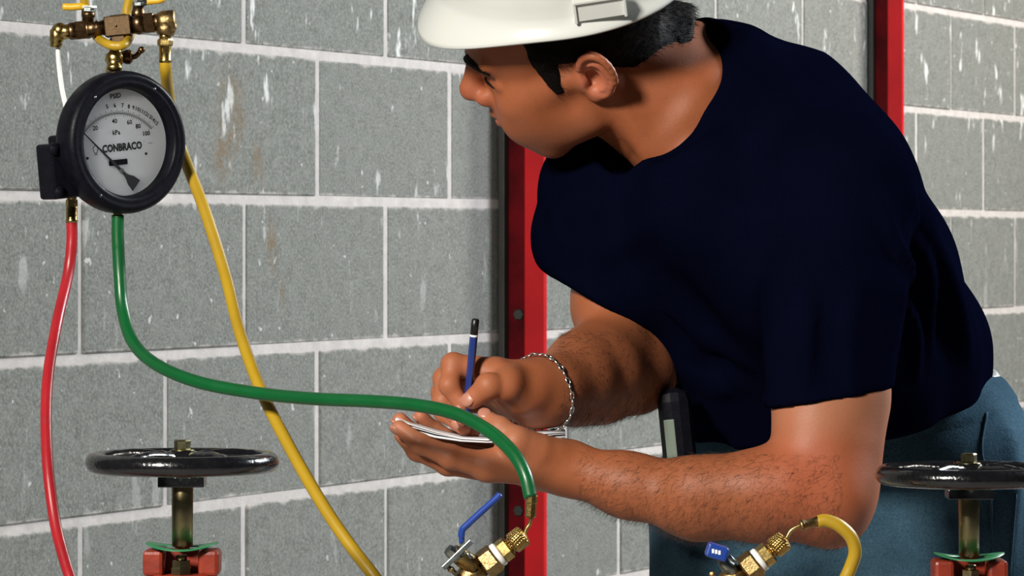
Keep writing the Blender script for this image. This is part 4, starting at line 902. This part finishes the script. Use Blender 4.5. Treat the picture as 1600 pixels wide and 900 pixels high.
def strands(name, base, dirs, length, r, matl, parent, bend=None):
    n = len(base); dirs = dirs/np.linalg.norm(dirs, axis=1)[:, None]
    u = np.cross(dirs, np.array([.3, .5, .8])); u /= np.linalg.norm(u, axis=1)[:, None]; w = np.cross(dirs, u)
    b2 = bend if bend is not None else np.zeros_like(dirs); V = []
    for t, rr in ((0, 1), (.5, .8), (1, .15)):
        c = base+dirs*(length*t)[:, None]+b2*(length*t*t)[:, None]
        for k in range(3):
            a = 2.094*k; V.append(c+r*rr*(math.cos(a)*u+math.sin(a)*w))
    V = np.stack(V, 1).reshape(-1, 3); i = np.arange(n)[:, None]*9
    Q = np.concatenate([i+np.array([[a+k, a+(k+1) % 3, a+3+(k+1) % 3, a+3+k]]) for a in (0, 3) for k in range(3)])
    o = link(name, np_mesh(name, V, Q), matl, parent); o['kind'] = 'stuff'; return o
hn = vnormals(kw, kq); sel = rng.choice(len(kw), 7000); down = HR @ np.array([-.55, 0, -.75])
dd = hn[sel]*.55+down+rng.normal(size=(7000, 3))*.22; strands('hair_strands', kw[sel], dd, rng.uniform(.004, .010, 7000), .00016, M['hair'], hair, hn[sel]*-.25)
M['arm_hair'] = mat('arm_hair', (.05, .024, .012), .5)
def arm_hair(V, Q, m, n, flow):
    N = vnormals(V, Q); c = np.where(m(V))[0]; s = rng.choice(c, n); dd = N[s]*.45+np.asarray(flow)+rng.normal(size=(n, 3))*.35
    return V[s], dd, N[s]
wx = lambda u, Y: P(u, 0, Y)[0]; wz = lambda v, Y: P(0, v, Y)[2]
b_, d1, nn = arm_hair(lv_, lq, lambda V: (V[:, 0] > wx(905, 3.46)) & (V[:, 0] < wx(1310, 3.46)) & (V[:, 2] < wz(705, 3.46)), 7000, norm([-.8, 0, -.55])*.8)
strands('arm_hair', b_, d1, rng.uniform(.006, .013, len(b_)), .00008, M['arm_hair'], person, -nn*.3)
b_, d1, nn = arm_hair(rv_, rq, lambda V: (V[:, 0] > wx(875, 3.6)) & (V[:, 2] < wz(515, 3.68)), 5200, norm([-.7, -.3, -.3])*.8)
strands('arm_hair', b_, d1, rng.uniform(.006, .013, len(b_)), .00009, M['arm_hair'], person, -nn*.3)
bp = [np.array(p)*.001 for p in ((101, 7, 36), (101, 15, 39), (97.5, 28, 41), (91, 42, 38.5), (84, 52, 33))]
q = MB(); w = catmull([H(p) for p in bp], 5); q.tube(w, list(np.interp(np.linspace(0, 1, len(w)), [0, .2, .7, 1], [.0036, .0048, .0038, .001])), 10); brow = q.build('eyebrow', M['hair'], person)
w = np.array(w); k_ = rng.integers(0, len(w)-3, 260); st = w[k_]+rng.normal(size=(260, 3))*.0016; dd = HR @ np.array([-.5, .5, .25]); fo = HR @ np.array([.5, .4, 0])
strands('brow_hair', st+fo*.003, np.tile(dd, (260, 1))+rng.normal(size=(260, 3))*.25, rng.uniform(.005, .008, 260), .00018, M['hair'], brow)
q = MB(); q.tube(catmull([H(np.array(p)*.001) for p in ((94, 18, 15), (93.5, 27, 15.5), (89.5, 38, 14), (83, 47, 11.5))], 5), .0011, 6); q.build('eyelashes', M['hair'], person)
def nail(key, up, w=.0062, l=.0070):
    pts = HAND[key]; tip, prev = pts[3], pts[2]; d = norm(tip-prev); up = norm(np.asarray(up, float)-d*np.dot(up, d)); s = np.cross(d, up); Rm = np.stack([s, d, up], 1)
    r = {'thumb': .0092 if key[0] == 'r' else .0082, 'little': .0066}.get(key[2:], .0074)
    q = MB(); q.sphere(tip+d*.0015+up*(r-.0016), (w, l, .0022), Rm, 14, 8); q.build('fingernail', M['nail'], person)
nail('r_thumb', (-.15, -.9, .35), .0066, .0076); nail('l_thumb', (-.3, -.55, .8)); nail('r_index', (-.8, -.5, -.2), .005, .006); nail('l_ring', (-.6, -.1, -.7), .005, .006); nail('l_index', (-.4, -.6, -.6), .0048, .006)
nail('l_little', (-.7, 0, -.6), .0045, .005); nail('r_middle', (-.85, -.4, -.1), .005, .006)
# ------------------------------------------------------------------ hard hat
def hard_hat():
    ti = math.radians(17); hx = np.array([math.cos(ti), 0, math.sin(ti)]); hy = np.array([0, 1., 0]); hz = np.array([-math.sin(ti), 0, math.cos(ti)]); c0 = np.array([-.012, 0, .073])
    G = lambda q: H(c0+hx*q[0]+hy*q[1]+hz*q[2])
    root = empty('hard_hat', G((0, 0, .0)), 'glossy white hard hat with short peak on the man\'s head', 'hat')
    n = 96; prof = []
    def ringpt(th, dr, z, peak=0):
        c, s = math.cos(th), math.sin(th); a, b = .119+dr, .104+dr
        r = 1/math.sqrt((c/a)**2+(s/b)**2); w = max(0, c)**3
        return np.array([(r+peak*w)*c, (r+peak*w*.6)*s, z-peak*w*2.0])
    rows = []
    for t in np.linspace(.02, 1, 22):
        ph = t*math.pi/2; k = math.sin(ph)**.92; hh = .118*math.cos(ph)**.9
        ridge = lambda th: .004*math.exp(-((math.sin(th))/.16)**2)*math.sin(ph)*(1 if t < .85 else (1-t)/.15)
        rows.append([ringpt(th, 0, 0)*[k, k, 0]+[0, 0, .012+hh+ridge(th)] for th in np.linspace(0, 2*math.pi, n, endpoint=False)])
    th = np.linspace(0, 2*math.pi, n, endpoint=False)
    for dr, z, pk in ((.001, .008, .002), (.0035, .0035, .006), (.0065, .000, .010), (.0090, -.003, .013), (.0100, -.0052, .014), (.0094, -.0070, .0135), (.0075, -.0062, .012), (.0045, -.003, .009), (.000, .003, .002), (-.004, .012, 0)):
        rows.append([ringpt(a, dr, z, pk) for a in th])
    for t in np.linspace(1, .02, 10):
        ph = t*math.pi/2; k = math.sin(ph)**.92*.965; rows.append([ringpt(a, 0, 0)*[k, k, 0]+[0, 0, .010+.112*math.cos(ph)**.9] for a in th])
    V = [p for r in rows for p in r]; m_ = len(rows)
    Fc = [(i*n+k, i*n+(k+1) % n, (i+1)*n+(k+1) % n, (i+1)*n+k) for i in range(m_-1) for k in range(n)]+[tuple(range(n))]+[tuple((m_-1)*n+k for k in range(n))]
    q = MB(); q.add(V, Fc); q.build('shell', M['hat_white'], root, G)
    for s in (1, -1):      # accessory slot on each side
        c = np.array([-.030, s*.1055, .0175]); Rm = np.eye(3); q = MB()
        q.box(c+[0, s*.001, .0105], (.0245, .0055, .0016), None, .0008); q.box(c+[-.0235, s*.001, 0], (.0014, .005, .011), None, .0006); q.box(c+[.0235, s*.001, 0], (.0014, .005, .011), None, .0006); q.box(c+[0, -s*.001, 0], (.0230, .0045, .0102), None, .0006)
        q.build('accessory_slot', M['hat_white'], root, G)
M['hat_white'] = mat('hat_white', (.62, .635, .60), .22, coat=.4)
hard_hat()
# ------------------------------------------------------------------ held and worn things
def pencil():
    a, b = P(743, 498, 3.462), P(727, 664, 3.476); d = b-a; r = .0037
    at = lambda t: a+d*t
    root = empty('pencil', b, 'blue pencil with black and white end held in the writing hand', 'pencil')
    q = MB(); q.lathe(at(.17), at(.88), [(0, r), (1, r)], 6, False); q.build('barrel', M['pencil_blue'], root)
    q = MB(); q.lathe(at(.0), at(.15), [(0, r*.6), (.06, r*.96), (1, r)], 12); q.build('end_cap', M['pencil_black'], root)
    q = MB(); q.lathe(at(.15), at(.17), [(0, r*1.02), (1, r*1.02)], 12); q.build('band', M['paper'], root)
    q = MB(); q.lathe(at(.88), at(.975), [(0, r), (1, r*.25)], 12); q.build('cone', M['wood'], root)
    q = MB(); q.lathe(at(.975), at(1), [(0, r*.25), (1, r*.05)], 8); q.build('lead', M['pencil_black'], root)
M['pencil_blue'] = mat('pencil_blue', (.010, .030, .17), .3, coat=.3); M['pencil_black'] = mat('pencil_black', (.006, .006, .007), .35); M['wood'] = mat('wood', (.45, .28, .14), .6)
pencil()
def notepad():
    root = empty('notepad', P(745, 684, 3.5), 'small white notepad lying in the open palm', 'notepad')
    us = [618, 640, 680, 720, 760, 800, 840, 884]; vs = [659, 670, 681, 687, 689, 688, 685, 681]
    def sheet(name, dz, tilt, y0, y1, m, th, u0=0):
        nx = len(us); V = []; Fc = []
        for top in (0, 1):
            for j, y in enumerate(np.linspace(y0, y1, 5)):
                for i in range(nx):
                    p = P(us[i], vs[i]-dz*(1+.6*math.sin(i*1.3)), y0); p[0] = (us[i]-800)/F*3.475; p[1] = y; p[2] = p[2]+(y-y0)*tilt-(0 if top else th); V.append(p)
        m_ = nx*5
        for j in range(4):
            for i in range(nx-1):
                a = j*nx+i; Fc += [(m_+a, m_+a+1, m_+a+nx+1, m_+a+nx), (a, a+nx, a+nx+1, a+1)]
        for i in range(nx-1): Fc += [(i, i+1, m_+i+1, m_+i), (4*nx+i+1, 4*nx+i, m_+4*nx+i, m_+4*nx+i+1)]
        for j in range(4): Fc += [(j*nx+nx, j*nx, m_+j*nx, m_+j*nx+nx), (j*nx+nx-1, j*nx+2*nx-1, m_+j*nx+2*nx-1, m_+j*nx+nx-1)]
        q = MB(); q.add(V, Fc); q.build(name, m, root)
    sheet('page_block', 0, -.02, 3.468, 3.54, M['paper'], .0018); sheet('top_page', 2.6, -.015, 3.466, 3.54, M['paper'], .0004); sheet('top_page', 4.6, -.01, 3.470, 3.54, M['paper'], .0004)
notepad()
def bracelet():
    c = P(852, 611, 3.524); ax = norm(norm(P(825, 612, 3.515)-P(898, 602, 3.58))+[-.25, 0, -.22]); u, w, _ = frame(ax)
    root = empty('chain_bracelet', c-[0, 0, .03], 'silver chain bracelet around the wrist of the writing hand', 'bracelet'); n = 30
    d = rv_-c; near = (np.abs(d @ ax) < .006) & (np.linalg.norm(d, axis=1) < .06); dn_ = d[near]; ang = np.arctan2(dn_ @ w, dn_ @ u); rad = np.hypot(dn_ @ u, dn_ @ w)
    def pt(t):
        k = np.abs((ang-t+math.pi) % (2*math.pi)-math.pi) < .16; r = rad[k].max() if k.any() else .03
        return c+(r+.0016)*(math.cos(t)*u+math.sin(t)*w)
    for k in range(n):
        a, b = 2*math.pi*k/n, 2*math.pi*(k+1.0)/n; e = pt((a+b)/2); tg = norm(pt(b)-pt(a)); rd = norm(e-c); s = norm(ax+rd*(.15 if k % 2 == 0 else .7))
        q = MB(); q.tube([e+.0042*math.cos(t)*tg+.0026*math.sin(t)*s for t in np.linspace(0, 2*math.pi, 12, endpoint=False)], .0010, 6, True); q.build('link', M['silver'], root)
bracelet()
def belt_pouch():
    root = empty('belt_sheath', P(1055, 735, 3.665), 'black sheath with grey insert clipped to the belt by the front pocket', 'sheath')
    c = P(1058, 672, 3.665); Rm = np.stack([norm([1, .0, .10]), [0, 1, 0], norm([-.10, 0, 1])], 1)
    q = MB(); q.box(c, (.0165, .014, .041), Rm, .0125); q.build('case', M['black_plastic'], root)
    q = MB(); q.box(P(1049, 697, 3.652), (.0052, .0022, .026), Rm, .001); q.build('insert', M['window_grey'], root)
belt_pouch()
